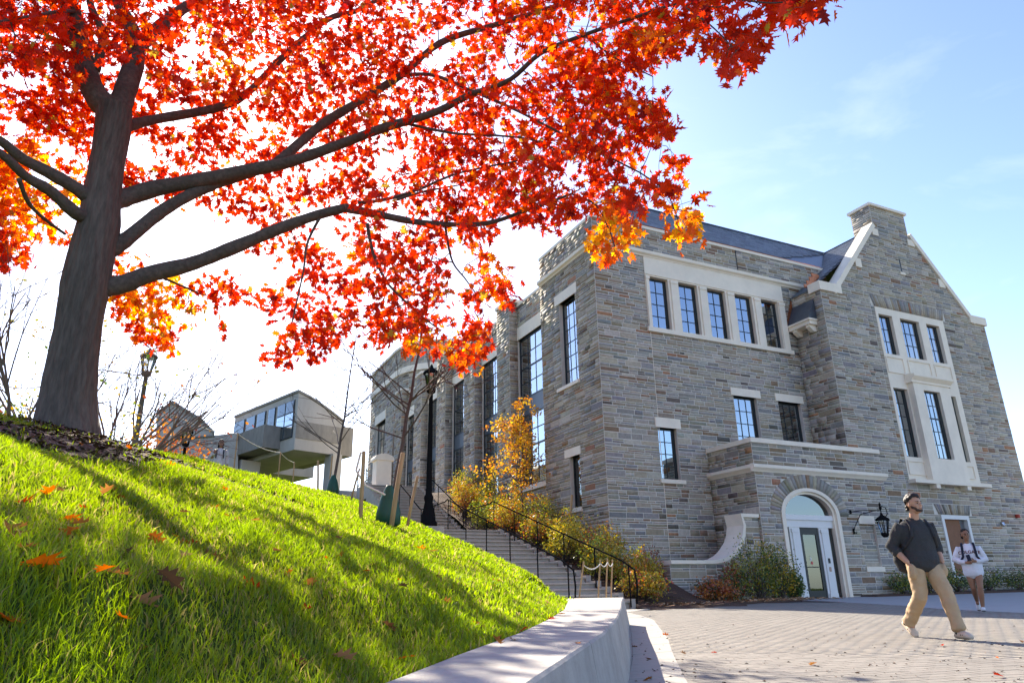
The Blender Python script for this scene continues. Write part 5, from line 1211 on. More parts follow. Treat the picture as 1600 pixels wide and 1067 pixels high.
# ---- stone pier at the head of the stairs
PXC = 10.05; pr = thing('stone_pier', 'pale stone pier with rounded cap at the top of the staircase', 'pier', (PXC, 36.6, 5.9)); m = MB(); m.box(PXC - .4, PXC + .4, 36.2, 37.0, 5.7, 7.35); m.build('shaft', 'limestone', pr)
m = MB(); pts = [(PXC - .52, 36.15, 7.35)] + [(PXC - .52 * math.cos(math.pi * k / 10), 36.15, 7.44 + .26 * math.sin(math.pi * k / 10)) for k in range(11)] + [(PXC + .52, 36.15, 7.35)]; m.prism(pts, (0, .9, 0)); m.build('cap', 'limestone', pr)

# ---- far concrete building on piers
cb = thing('concrete_building', 'raised concrete building with slanted roof and dark window strip, on thick piers', 'building', tuple(at_dist(463, 735, 62.0)))
pc_ = at_dist(463, 660, 62.0)[:2]; hl = ray(-357, 944)[:2]; hl = hl / np.linalg.norm(hl); hr = np.array([hl[1], -hl[0]]); hr = hr if hr @ np.array([1, 0]) > 0 else -hr
def on_face(px, py, u, off=0.0):
    nn = np.array([-u[1], u[0], 0.0]); nn = nn if nn[:2] @ pc_ < 0 else -nn; p0 = np.array([pc_[0], pc_[1], 0]) + nn * off; d = ray(px, py); t = ((p0 - EYE) @ nn) / (d @ nn); return EYE + d * t, nn
def face_part(name, pxs, u, off, thick, mat):
    P = []; 
    for a, b in pxs: p, nn = on_face(a, b, u, off); P.append(p)
    return MB().prism(P, -nn * thick).build(name, mat, cb)
C3_ = lambda a, b: (330 + a * .1875, 590 + b * .1875)
ZB = on_face(463, 701, hl)[0][2]; ZS = on_face(463, 614.4, hl)[0][2]
nl, nr = on_face(463, 650, hl)[1], on_face(463, 650, hr)[1]
def P3(s_, t_, z): return np.array([pc_[0] + hl[0] * s_ + hr[0] * t_, pc_[1] + hl[1] * s_ + hr[1] * t_, z])
sl_ = lambda px: (lambda p: (p[:2] - pc_) @ hl)(on_face(px, 660, hl)[0]); sr_ = lambda px: (lambda p: (p[:2] - pc_) @ hr)(on_face(px, 670, hr)[0])
S1, R1, R2 = sl_(366.5), sr_(535), sr_(560)
zr1 = on_face(535, 660, hr)[0][2]; zlow = on_face(540, 663, hr)[0][2]
# main block: sloping roof to the right
m = MB(); m.prism([P3(0, 0, ZB), P3(0, R1, ZB), P3(0, R1, zr1), P3(0, R1 * .62, zr1 + (ZS - zr1) * .45), P3(0, R1 * .25, zr1 + (ZS - zr1) * .80), P3(0, 0, ZS)], np.array([hl[0] * S1, hl[1] * S1, 0])); m.build('main_block', 'concrete_far', cb)
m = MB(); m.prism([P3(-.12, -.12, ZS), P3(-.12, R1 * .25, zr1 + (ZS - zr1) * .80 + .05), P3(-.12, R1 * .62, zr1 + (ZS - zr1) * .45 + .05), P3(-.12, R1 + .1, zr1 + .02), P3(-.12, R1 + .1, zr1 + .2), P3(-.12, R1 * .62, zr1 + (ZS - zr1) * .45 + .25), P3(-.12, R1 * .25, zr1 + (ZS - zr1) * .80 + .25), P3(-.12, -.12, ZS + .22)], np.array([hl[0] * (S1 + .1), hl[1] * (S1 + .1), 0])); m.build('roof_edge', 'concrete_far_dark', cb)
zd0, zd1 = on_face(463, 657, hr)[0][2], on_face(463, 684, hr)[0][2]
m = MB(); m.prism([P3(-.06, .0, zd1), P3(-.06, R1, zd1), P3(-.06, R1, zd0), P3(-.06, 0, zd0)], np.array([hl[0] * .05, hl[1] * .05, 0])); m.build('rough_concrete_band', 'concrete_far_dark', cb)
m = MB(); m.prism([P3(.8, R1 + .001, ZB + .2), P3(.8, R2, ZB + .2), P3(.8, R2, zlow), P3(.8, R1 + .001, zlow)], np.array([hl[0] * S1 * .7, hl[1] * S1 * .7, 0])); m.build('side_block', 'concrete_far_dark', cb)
# clerestory windows and the corner window on the left face
def lface(name, s0, s1, z0, z1, off, th, mat, parent=None):
    q = nl * off; m = MB(); m.prism([P3(s0, 0, z0) + q, P3(s1, 0, z0) + q, P3(s1, 0, z1) + q, P3(s0, 0, z1) + q], -nl * th); return m.build(name, mat, parent or cb)
zw1 = ZS - .55; s_ = lambda px: sl_(px)
for a, b in ((459, 433), (430, 419), (415, 402), (400, 386), (384, 368)):
    sa, sb = s_(a), s_(b); zb_ = zd0 + .1 if a != 459 else zd1 + .1
    w_ = lface('window', sa, sb, zb_, zw1, .06, .05, 'window_metal'); nm = 2 if a == 459 else 1
    for r in range(3 if a == 459 else 1):
        for k in range(nm): h0 = zb_ + (zw1 - zb_) * r / (3 if a == 459 else 1); h1 = zb_ + (zw1 - zb_) * (r + 1) / (3 if a == 459 else 1); lface('pane', sa + (sb - sa) * (k + .06) / nm, sa + (sb - sa) * (k + .94) / nm, h0 + .06, h1 - .06, .10, .03, 'glass' if a == 459 and r < 2 else 'glass_dark', w_)
# tray of rough concrete in front of the left face, wing further left
zt_ = zd0 - .1; m = MB(); q = nl * 1.6
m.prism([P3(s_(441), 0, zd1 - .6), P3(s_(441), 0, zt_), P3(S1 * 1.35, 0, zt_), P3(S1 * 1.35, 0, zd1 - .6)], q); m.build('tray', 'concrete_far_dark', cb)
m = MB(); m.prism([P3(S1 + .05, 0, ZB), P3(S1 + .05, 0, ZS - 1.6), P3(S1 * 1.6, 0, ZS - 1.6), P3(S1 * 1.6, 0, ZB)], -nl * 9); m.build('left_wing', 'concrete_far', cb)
w_ = lface('window', S1 + .4, S1 * 1.33, zd0 + .1, ZS - 2.2, .06, .05, 'window_metal'); lface('pane', S1 + .5, S1 * 1.31, zd0 + .2, ZS - 2.3, .10, .03, 'glass', w_)
for a, b, t0, t1 in ((s_(404), s_(390), -1.2, 0.6), (-.4, 1.0, R1 * .78, R1 * .98), (S1 * 1.1, S1 * 1.3, 2.5, 5.0)):
    m = MB(); m.prism([P3(a, t0, 5.0), P3(b, t0, 5.0), P3(b, t1, 5.0), P3(a, t1, 5.0)], (0, 0, ZB - 5.0 + .02)); m.build('pier', 'concrete_far', cb)
# second far building with a curved roof
cv = thing('curved_roof_building', 'low concrete building with a quarter-round roof behind the orange shrub', 'building', tuple(at_dist(300, 740, 68.0)))
prof_ = [(244, 700), (244, 648), (269, 631), (284, 640.6), (299, 650), (312.5, 657.5), (322, 667), (335, 680), (372, 676), (372, 790), (244, 790)]
P = [at_dist(a, b, 68.0) for a, b in prof_]; P = [np.array([p[0], p[1], p[2]]) for p in P]
# flatten onto one upright plane
c0 = P[2][:2]; dirp = (P[8][:2] - P[1][:2]); dirp /= np.linalg.norm(dirp); P = [np.array([*(c0 + dirp * ((p[:2] - c0) @ dirp)), p[2]]) for p in P]; nback = np.array([-dirp[1], dirp[0], 0]); nback = nback if nback[1] > 0 else -nback
MB().prism(P, nback * 14).build('wall', 'concrete_far', cv); g0 = [P[k] for k in range(1, 8)]
MB().strip([p - nback * .15 for p in g0], [p - nback * .15 + (0, 0, .3) for p in g0], nback * 14.3).build('roof', 'concrete_far_dark', cv)
a, b = at_dist(268, 686, 67.9), at_dist(335, 681, 67.9); MB().tube([np.array([*(c0 + dirp * ((a[:2] - c0) @ dirp) - nback[:2] * .05), a[2]]), np.array([*(c0 + dirp * ((b[:2] - c0) @ dirp) - nback[:2] * .05), b[2]])], .12, 4).build('wall_seam', 'concrete_far_dark', cv)  # horizontal seam across the wall, as a dark concrete bar

# ---- far spruces
def spruce(label, base, h, r, seed):
    rs = np.random.default_rng(seed); root = thing('spruce_tree', label, 'tree', tuple(base), 'spruces far behind the stairs'); MB().tube([base, np.asarray(base) + (0, 0, h)], [.18, .02], 6).build('trunk', 'bark_thin', root)
    V, C = [], []
    for k in range(int(260 * h / 8)):
        t = rs.uniform(.06, 1); a = rs.uniform(0, 6.28); L_ = r * (1 - t) * rs.uniform(.7, 1.1) + .15; b = np.asarray(base) + (0, 0, h * t); d = np.array([math.cos(a), math.sin(a), -.25]); sd = np.array([-math.sin(a), math.cos(a), 0]) * L_ * .28
        V += [b, b + d * L_ * .6 + sd, b + d * L_, b + d * L_ * .6 - sd]; C.append(np.array([.018, .045, .04]) * rs.uniform(.6, 1.4))
    tag(np_mesh('foliage', np.array(V), np.arange(len(V)).reshape(-1, 4), 4, C, 'shrub_leaf', root), kind='stuff')
for k, (px, py, d_, h) in enumerate([(577, 712, 60, 6.5), (560, 738, 66, 5.0), (573, 730, 70, 5.5)]):
    t_ = at_dist(px, py, d_); spruce(['tall dark spruce seen between lawn and hall', 'smaller spruce left of the tall one', 'small spruce right behind the tall one'][k], (t_[0], t_[1], t_[2] - h), h, h * .2, 400 + k)
# ================================================================== people
from mathutils.bvhtree import BVHTree
FOLD = bpy.data.textures.new('folds', 'CLOUDS'); FOLD.noise_scale = .11; FOLD.noise_depth = 1
def ering(mb, pts, rad, n=18, lat=(0, 1, 0)):
    """closed tube with elliptical rings; rad = (half width along lat, half depth) per point; rounded ends"""
    pts = [np.asarray(p, float) for p in pts]; rad = [(r, r) if np.isscalar(r) else r for r in rad]; k = len(pts)
    t0 = (pts[1] - pts[0]) / np.linalg.norm(pts[1] - pts[0]); t1 = (pts[-1] - pts[-2]) / np.linalg.norm(pts[-1] - pts[-2])
    pts = [pts[0] - t0 * min(rad[0]) * .45] + pts + [pts[-1] + t1 * min(rad[-1]) * .45]; rad = [(rad[0][0] * .55, rad[0][1] * .55)] + rad + [(rad[-1][0] * .55, rad[-1][1] * .55)]; k += 2
    base = len(mb.v); lat = np.asarray(lat, float)
    for i in range(k):
        t = pts[min(i + 1, k - 1)] - pts[max(i - 1, 0)]; t /= np.linalg.norm(t); v = lat - t * (lat @ t)
        if np.linalg.norm(v) < .2: v = np.array([1., 0, 0]) - t * t[0]
        v /= np.linalg.norm(v); w = np.cross(t, v)
        for j in range(n):
            a = 2 * math.pi * j / n; mb.v.append(tuple(pts[i] + rad[i][0] * math.cos(a) * v + rad[i][1] * math.sin(a) * w))
    for i in range(k - 1):
        for j in range(n): j2 = (j + 1) % n; mb.face((base + i * n + j, base + i * n + j2, base + (i + 1) * n + j2, base + (i + 1) * n + j))
    mb.face([base + j for j in range(n)][::-1]); mb.face([base + (k - 1) * n + j for j in range(n)])
def ball(mb, c, r, n=12):
    r = (r, r, r) if np.isscalar(r) else r; base = len(mb.v); m = n // 2 + 1
    for i in range(m):
        f_ = math.pi * (i + .02) / (m - 1 + .04)
        for j in range(n): a = 2 * math.pi * j / n; mb.v.append((c[0] + r[0] * math.sin(f_) * math.cos(a), c[1] + r[1] * math.sin(f_) * math.sin(a), c[2] + r[2] * math.cos(f_)))
    for i in range(m - 1):
        for j in range(n): j2 = (j + 1) % n; mb.face((base + i * n + j, base + (i + 1) * n + j, base + (i + 1) * n + j2, base + i * n + j2))
    mb.face([base + j for j in range(n)]); mb.face([base + (m - 1) * n + j for j in range(n)][::-1])
def fuse(mb, name, mat, parent, voxel=.007, smooth=5, fold=0.0):
    """one continuous surface out of overlapping volumes"""
    me = bpy.data.meshes.new(name); me.from_pydata(mb.v, [], mb.f); o = bpy.data.objects.new('tmp', me); COL.objects.link(o)
    r = o.modifiers.new('r', 'REMESH'); r.mode = 'VOXEL'; r.voxel_size = voxel; r.use_smooth_shade = True
    s_ = o.modifiers.new('s', 'SMOOTH'); s_.factor = .5; s_.iterations = smooth
    if fold: d = o.modifiers.new('d', 'DISPLACE'); d.texture = FOLD; d.strength = fold; d.mid_level = .5; d.texture_coords = 'LOCAL'
    dg = bpy.context.evaluated_depsgraph_get(); me2 = bpy.data.meshes.new_from_object(o.evaluated_get(dg)); me2.name = name
    bpy.data.objects.remove(o); me2.materials.clear(); me2.polygons.foreach_set('use_smooth', np.ones(len(me2.polygons), bool)); return link(name, me2, mat, parent)
def head_volume(mb, c, yaw, s=1.0, man=True):
    """skull, jaw, brow, nose, ears, lips about the head centre c; yaw turns it to the left"""
    cy, sy = math.cos(yaw), math.sin(yaw); T = lambda x, y, z: (c[0] + s * (x * cy - y * sy), c[1] + s * (x * sy + y * cy), c[2] + s * z)
    tmp = MB()
    ball(tmp, (-.012, 0, .030), (.098, .077, .098), 20); ball(tmp, (.030, 0, -.045), (.062, .060, .078), 16); ball(tmp, (.052, 0, -.088), (.034, .036, .030), 12)   # skull, face, chin
    ball(tmp, (.074, 0, .028), (.020, .052, .012), 12)                                                       # brow
    ering(tmp, [(.080, 0, .022), (.096, 0, -.004), (.103, 0, -.024)], [(.010, .012), (.012, .014), (.016, .014)], 10); ball(tmp, (.088, 0, -.052), (.014, .026, .008), 10); ball(tmp, (.085, 0, -.064), (.013, .022, .008), 10)
    for q in (-1, 1): ball(tmp, (-.012, q * .078, -.008), (.020, .010, .032), 10); ball(tmp, (.060, q * .040, -.022), (.026, .022, .022), 10)
    mb.v, n0 = mb.v, len(mb.v)
    for v in tmp.v: mb.v.append(T(*v))
    for f_ in tmp.f: mb.face([n0 + i for i in f_])
    return T
def hand(mb, w, d, lat, s=1.0, curl=.6):
    """palm and five fingers from the wrist w along d; lat = towards the thumb"""
    w, d, lat = (np.asarray(t, float) for t in (w, d, lat)); d /= np.linalg.norm(d); lat -= d * (lat @ d); lat /= np.linalg.norm(lat); nn = np.cross(d, lat)
    ering(mb, [w, w + d * .05 * s, w + d * .09 * s], [(.028 * s, .018 * s), (.040 * s, .016 * s), (.040 * s, .014 * s)], 12, tuple(lat))
    for k, (o, L_) in enumerate(((.030, .075), (.010, .085), (-.010, .078), (-.029, .062))):
        p0 = w + d * .085 * s + lat * o * s; p1 = p0 + (d * math.cos(curl * .5) + nn * math.sin(curl * .5)) * L_ * .5 * s; p2 = p1 + (d * math.cos(curl * 1.6) + nn * math.sin(curl * 1.6)) * L_ * .5 * s; ering(mb, [p0, p1, p2], [.0095 * s, .009 * s, .0075 * s], 8)
    p0 = w + d * .03 * s + lat * .03 * s; p1 = p0 + (d * .6 + lat * .7) * .04 * s; p2 = p1 + (d * .95 + lat * .1 + nn * .3) * .03 * s; ering(mb, [p0, p1, p2], [.012 * s, .011 * s, .009 * s], 8)
def face_details(T, root, skinname, beard=None):
    m = MB()
    for q in (-1, 1): ball(m, T(.081, q * .031, .008), .0085, 8)
    m.build('eye', 'eye_dark', root, True)
    for q in (-1, 1):
        e = MB(); ering(e, [T(.088, q * .014, .030), T(.088, q * .032, .034), T(.078, q * .050, .029)], [(.004, .005)] * 3, 8); e.build('eyebrow', 'hair_dark', root, True)
    e = MB(); ering(e, [T(.092, -.021, -.058), T(.097, 0, -.0585), T(.092, .021, -.058)], [(.0022, .004)] * 3, 8); e.build('mouth', 'lip', root, True)
def hair_cap(T, root, s=1.0, long=False, curl=True, mat='hair_dark'):
    m = MB(); rs = np.random.default_rng(3)
    def lump(x, y, z, r): ball(m, T(x, y, z), r, 8)
    for k in range(150 if curl else 60):
        a = rs.uniform(-math.pi, math.pi); e = rs.uniform(.05, 1.5); x, y, z = math.cos(e) * math.cos(a), math.cos(e) * math.sin(a), math.sin(e)
        if x > .55 and z < .60: continue
        if z < .25 and x > .15: continue
        lump(-.014 + .100 * x, .080 * y, .036 + .100 * z, rs.uniform(.016, .030) if curl else .018)
    for k in range(40):
        a = rs.uniform(2.0, 4.28); lump(-.014 + .098 * math.cos(a), .078 * math.sin(a), rs.uniform(-.07, .05), .018)
    if long:
        for k in range(50): a = rs.uniform(1.7, 4.6); lump(-.02 + .10 * math.cos(a), .085 * math.sin(a), rs.uniform(-.16, .04), .026)
    return fuse(m, 'hair', mat, root, .006, 2)
pmat('skin_man', (.46, .26, .165), rough=.5, var=.08, scale=12); pmat('skin_brown', (.27, .135, .075), rough=.5, var=.08, scale=12); pmat('hair_dark', (.016, .011, .009), rough=.6, var=.3, scale=60); pmat('beard', (.055, .032, .022), rough=.8, var=.3, scale=120)
pmat('eye_dark', (.02, .014, .012), rough=.2, var=0); pmat('lip', (.22, .08, .065), rough=.5, var=0); pmat('knit_grey', (.040, .042, .044), rough=.95, var=.3, scale=120, bump=.5, bscale=220); pmat('khaki', (.44, .31, .18), rough=.85, var=.1, scale=7, bump=.25, bscale=24)
pmat('clog', (.56, .46, .34), rough=.6, var=.06); pmat('dark_hole', (.02, .02, .02), rough=.9, var=0); pmat('backpack', (.014, .015, .018), rough=.7, var=.3, scale=40); pmat('navy', (.012, .014, .03), rough=.8, var=.2); pmat('sweat_white', (.66, .66, .70), rough=.9, var=.05, scale=8, bump=.2, bscale=18); pmat('maroon', (.10, .012, .02), rough=.8, var=0); pmat('jacket_pale', (.50, .49, .50), rough=.9, var=.08); pmat('sneaker', (.62, .62, .62), rough=.6, var=.1); pmat('sole', (.05, .045, .04), rough=.9, var=.2)

# ---- walking man
mx, my = 8.70, 6.20; yaw = math.atan2(-.93, -.36)
man = thing('person', 'man walking past in a charcoal knit sweater and loose khaki trousers, hands in pockets', 'person', (mx, my, plaza_z(mx, my) + .006), None, yaw, True); man.scale = (.955, .955, .955)
HL, KL, AL = (.0, .095, .93), (.205, .115, .52), (.30, .12, .115); HR, KR, AR = (.0, -.095, .93), (.0, -.115, .50), (-.36, -.11, .185)
b = MB(); hc = (.085, 0, 1.665)
TM = head_volume(b, hc, math.radians(14), 1.0)
ering(b, [(.0, 0, 1.38), (.022, 0, 1.46), (.045, 0, 1.56), (.06, 0, 1.62)], [.075, .060, .057, .056])
ering(b, [(-.01, 0, .90), (0, 0, 1.05), (.0, 0, 1.25), (-.01, 0, 1.42)], [(.15, .10), (.14, .10), (.17, .11), (.13, .08)])
for H, K, A, q in ((HL, KL, AL, 1), (HR, KR, AR, -1)): ering(b, [H, K, A], [.075, .055, .042]); ering(b, [A, np.array(A) + (.06, 0, -.06)], [.042, .04])
SHL, EL, WL_ = (-.015, .195, 1.385), (-.09, .300, 1.13), (.075, .232, .925); SHR, ER, WR_ = (-.015, -.195, 1.385), (-.12, -.300, 1.13), (.06, -.232, .925)
for S, E_, W_ in ((SHL, EL, WL_), (SHR, ER, WR_)): ering(b, [np.array(S) * (1, .9, .985), E_], [.042, .042]); ering(b, [E_, np.array(E_) * .45 + np.array(W_) * .55, W_], [.045, .043, .031]); hand(b, W_, (.08, -.28 * np.sign(S[1]), -.95), (1, 0, .2), .9, .2)
body = fuse(b, 'body', 'skin_man', man, .0065, 4)
face_details(TM, man, 'skin_man'); hair_cap(TM, man)
bd = MB()                                                                     # short beard along the jaw
for k in range(46):
    a = math.radians(-105 + 210 * k / 45); ball(bd, TM(.020 + .062 * math.cos(a), .060 * math.sin(a), -.066 - .022 * math.cos(a) + .020 * (abs(math.sin(a)) > .8)), (.016, .014, .020), 8)
for y_ in (-.02, -.007, .007, .02): ball(bd, TM(.092, y_, -.046), (.006, .008, .004), 8)
fuse(bd, 'beard', 'beard', man, .006, 3)
sw_ = MB(); ering(sw_, [(.02, 0, .865), (.025, 0, .93), (.0, 0, 1.06), (.0, 0, 1.22), (-.005, 0, 1.34), (-.012, 0, 1.43), (.004, 0, 1.485)], [(.196, .145), (.216, .162), (.214, .158), (.218, .156), (.216, .146), (.180, .110), (.080, .076)], 28)
for S, E_, W_, q in ((SHL, EL, WL_, 1), (SHR, ER, WR_, -1)):
    e2 = np.array(E_) * .62 + np.array(W_) * .38; ering(sw_, [(-.015, q * .11, 1.378), S, np.array(S) * .5 + np.array(E_) * .5, E_, e2], [.090, .090, .085, .080, .070]); ering(sw_, [e2 - (np.array(W_) - E_) * .10, e2 + (np.array(W_) - E_) * .04], [.070, .062])
fuse(sw_, 'sweater', 'knit_grey', man, .008, 16, .024)
cr = MB(); P_ = [(.004 + .068 * math.cos(a), .070 * math.sin(a), 1.492 - .018 * math.cos(a)) for a in np.linspace(0, 2 * math.pi, 25)]; cr.tube(P_, .011, 8, False); cr.build('collar', 'knit_grey', man, True)
tr = MB(); ering(tr, [(0, 0, .99), (0, 0, .93), (0, 0, .85)], [(.178, .128), (.188, .140), (.170, .130)], 24)
for W_ in (WL_, WR_): ball(tr, (W_[0] + .015, W_[1] * .88, W_[2] - .11), (.075, .052, .095), 14)       # hands in the pockets
for H, K, A, q in ((HL, KL, AL, 1), (HR, KR, AR, -1)):
    cuff = np.array(A) * .97 + np.array(K) * .03 + (0, 0, -.01); ering(tr, [np.array(H) + (0, 0, -.02), np.array(H) * .5 + np.array(K) * .5, K, np.array(K) * .5 + cuff * .5, cuff], [(.106, .125), (.102, .112), (.086, .096), (.080, .090), (.074, .086)], 22)
fuse(tr, 'trousers', 'khaki', man, .008, 3, .030)
for A, q, pitch in ((AL, 1, 0.0), (AR, -1, -.62)):
    R_ = Matrix.Rotation(-pitch, 3, 'Y'); f_ = MB(); toe = np.array(A) + (0, 0, -.0)
    def F3(x, y, z, A=A, R_=R_): v = R_ @ Vector((x, y, z)); return np.array([A[0] + v.x, A[1] + v.y, A[2] + v.z])
    zo = -.075
    ering(f_, [F3(-.075, 0, zo), F3(-.02, 0, zo + .012), F3(.06, 0, zo + .016), F3(.13, 0, zo + .006), F3(.185, 0, zo - .006)], [(.040, .034), (.044, .046), (.052, .052), (.055, .044), (.040, .026)], 18)
    sh = fuse(f_, 'shoe', 'clog', man, .007, 3)
    m = MB(); m.tube([F3(-.02, .052, zo + .04), F3(-.085, .03, zo + .055), F3(-.10, 0, zo + .058), F3(-.085, -.03, zo + .055), F3(-.02, -.052, zo + .04)], .010, 6); m.build('heel_strap', 'clog', sh)
    for q2 in (-1, 1):
        m = MB(); ball(m, F3(-.012, q2 * .047, zo + .030), (.012, .008, .012), 10); m.build('rivet', 'dark_hole', sh)
        for xx in (.07, .105): m = MB(); ball(m, F3(xx, q2 * .050, zo + .018), (.008, .006, .008), 8); m.build('vent_hole', 'dark_hole', sh)
bp_ = MB(); ering(bp_, [(-.20, -.06, .84), (-.245, -.06, .95), (-.25, -.05, 1.15), (-.20, -.02, 1.34)], [(.14, .085), (.165, .115), (.15, .095), (.10, .05)], 20); pk = fuse(bp_, 'backpack', 'backpack', man, .009, 3, .01)
for q in (-1, 1):
    P_ = [(-.15, q * .115, 1.40), (-.06, q * .125, 1.497), (.045, q * .125, 1.47), (.128, q * .135, 1.37), (.142, q * .155, 1.25), (.06, q * .215, 1.12), (-.10, q * .20, 1.04)]; ss = MB(); ering(ss, P_, [(.024, .010)] * 7, 10); fuse(ss, 'strap', 'backpack', man, .006, 2)

# ---- young woman in the white sweatshirt
wp = on_plaza(1535, 957); wx, wy_ = wp[0], wp[1]; yaw = math.atan2(-.55, -.84)
girl = thing('person', 'young woman in an oversized white lettered sweatshirt walking towards the plaza', 'person', (wx, wy_, plaza_z(wx, wy_) + .03), None, yaw, True); girl.scale = (.96, .96, .96)
b = MB(); hc = (.03, 0, 1.525); TG = head_volume(b, hc, math.radians(18), .95)
ering(b, [(-.005, 0, 1.28), (.005, 0, 1.35), (.015, 0, 1.43), (.02, 0, 1.48)], [.06, .048, .046, .048]); ering(b, [(0, 0, .84), (0, 0, .97), (0, 0, 1.16), (-.01, 0, 1.31)], [(.155, .105), (.125, .09), (.14, .10), (.12, .07)])
GL = ((.0, .085, .82), (.115, .060, .46), (.085, .030, .085)); GR = ((.0, -.085, .82), (.01, -.060, .45), (-.26, -.045, .185))
for H, K, A in (GL, GR):
    K, A, H = map(np.array, (K, A, H)); ering(b, [H, H * .5 + K * .5, K, K * .65 + A * .35, A], [.088, .073, .054, .056, .034]); ering(b, [A, A + (.05, 0, -.045)], [.034, .032])
gS = ((-.01, .165, 1.245), (-.03, .255, 1.02), (.165, .075, .985)), ((-.01, -.165, 1.245), (-.02, -.275, 1.03), (.17, -.085, .955))
for k, (S, E_, W_) in enumerate(gS): ering(b, [np.array(S) * (1, .9, .985), E_], [.036, .036]); ering(b, [E_, W_], [.036, .025]); hand(b, W_, (.45, -.9 if k == 0 else .9, .1), (.2, 0, 1), .92, .9)
fuse(b, 'body', 'skin_brown', girl, .0065, 4); face_details(TG, girl, ''); hair_cap(TG, girl, 1.0, False, False)
bn = MB(); ball(bn, TG(-.125, 0, .03), (.045, .05, .05), 12); fuse(bn, 'hair_bun', 'hair_dark', girl, .007, 2)
ws2 = MB(); ering(ws2, [(0, 0, .70), (0, 0, .76), (0, 0, .92), (0, 0, 1.08), (-.005, 0, 1.20), (-.01, 0, 1.29), (0, 0, 1.345)], [(.172, .132), (.190, .150), (.192, .150), (.186, .142), (.186, .132), (.150, .100), (.068, .064)], 26)
for k, (S, E_, W_) in enumerate(gS):
    S, E_, W_ = map(np.array, (S, E_, W_)); ering(ws2, [(-.01, .10 * (1 - 2 * k), 1.24), S, S * .5 + E_ * .5, E_, E_ * .5 + W_ * .5, E_ * .12 + W_ * .88], [.075, .080, .080, .078, .066, .044])
swt = fuse(ws2, 'sweatshirt', 'sweat_white', girl, .008, 10, .016)
for (H, K, A), pitch, q in ((GL, 0.0, 1), (GR, -1.15, -1)):
    R_ = Matrix.Rotation(-pitch, 3, 'Y')
    def F3(x, y, z, A=A, R_=R_): v = R_ @ Vector((x, y, z)); return np.array([A[0] + v.x, A[1] + v.y, A[2] + v.z])
    f_ = MB(); ering(f_, [F3(-.055, 0, -.045), F3(0, 0, -.03), F3(.07, 0, -.04), F3(.15, 0, -.055)], [(.036, .036), (.040, .044), (.042, .034), (.030, .020)], 16); sh = fuse(f_, 'shoe', 'sneaker', girl, .007, 2)
    f_ = MB(); ering(f_, [F3(-.07, 0, -.078), F3(.05, 0, -.078), F3(.165, 0, -.074)], [(.034, .010), (.044, .010), (.030, .010)], 14); fuse(f_, 'sole', 'sole', sh, .006, 1)
for q in (-1, 1):
    P_ = [(-.13, q * .10, 1.25), (-.05, q * .105, 1.37), (.05, q * .11, 1.345), (.125, q * .115, 1.24), (.160, q * .125, 1.08), (.10, q * .19, .98)]; ss = MB(); ering(ss, P_, [(.026, .010)] * 6, 10); fuse(ss, 'strap', 'navy', girl, .006, 2)
bp_ = MB(); ering(bp_, [(-.20, 0, .86), (-.21, 0, 1.0), (-.20, 0, 1.15), (-.17, 0, 1.25)], [(.13, .06), (.14, .08), (.13, .07), (.10, .04)], 18); fuse(bp_, 'backpack', 'navy', girl, .009, 3)
ph = MB(); ph.obox((.215, -.055, .985), (.012, 0, .01), (0, .07, .02), (-.04, -.02, .115)); ph.build('phone', 'navy', girl)
# lettering across the chest, laid onto the cloth
fc = bpy.data.curves.new('lettering', 'FONT'); fc.body = 'COLGATE'; fc.size = .088; fc.align_x = 'CENTER'; fc.offset = .0022; fc.space_character = 1.02
to = bpy.data.objects.new('tmp', fc); COL.objects.link(to); dg = bpy.context.evaluated_depsgraph_get(); tm = bpy.data.meshes.new_from_object(to.evaluated_get(dg)); bpy.data.objects.remove(to)
import bmesh
bmx = bmesh.new(); bmx.from_mesh(tm); bmesh.ops.triangulate(bmx, faces=bmx.faces); bmesh.ops.subdivide_edges(bmx, edges=[e for e in bmx.edges if e.calc_length() > .02], cuts=1); bmesh.ops.triangulate(bmx, faces=bmx.faces); bmx.to_mesh(tm); bmx.free()
bv_ = BVHTree.FromPolygons([v.co.copy() for v in swt.data.vertices], [tuple(p.vertices) for p in swt.data.polygons])
for v in tm.vertices:
    yy, zz = v.co.x, 1.135 + v.co.y + .012 * math.cos(v.co.x * 9); hit = bv_.ray_cast(Vector((.6, yy, zz)), Vector((-1, 0, 0))); xx = hit[0].x if hit[0] else .12; v.co = (xx + .005, yy, zz)
lt = link('lettering', tm, 'maroon', girl)

# ---- distant walker beyond the crest
fx = at_dist(345, 700, 26.0); fz = float(hill_z(fx[0], fx[1])); hz_ = at_dist(343, 687, 26.0)[2]; sc_ = 1.0
far = thing('person', 'distant person in a pale top with backpack straps walking beyond the grass crest', 'person', (fx[0], fx[1], hz_ - 1.70), None, math.atan2(-.98, -.1), True)
b = MB(); TF = head_volume(b, (.03, 0, 1.57), .1, 1.0); ering(b, [(0, 0, 1.32), (.01, 0, 1.42), (.02, 0, 1.52)], [.06, .05, .05]); ering(b, [(0, 0, .85), (0, 0, 1.1), (0, 0, 1.33)], [(.15, .10), (.13, .09), (.13, .08)])
for q in (-1, 1): ering(b, [(0, q * .09, .85), (.05 * q, q * .09, .48), (-.05 * q, q * .09, .06)], [.085, .058, .04]); ering(b, [(0, q * .18, 1.34), (-.03, q * .25, 1.08)], [.048, .04])
hand(b, (.12, -.18, 1.22), (.2, .3, .9), (0, 1, 0), .95, .8); ering(b, [(-.03, -.25, 1.08), (.12, -.18, 1.22)], [.04, .028]); hand(b, (.02, .27, .84), (.1, 0, -1), (1, 0, 0), .95, .5); ering(b, [(-.03, .25, 1.08), (.02, .27, .84)], [.04, .028])
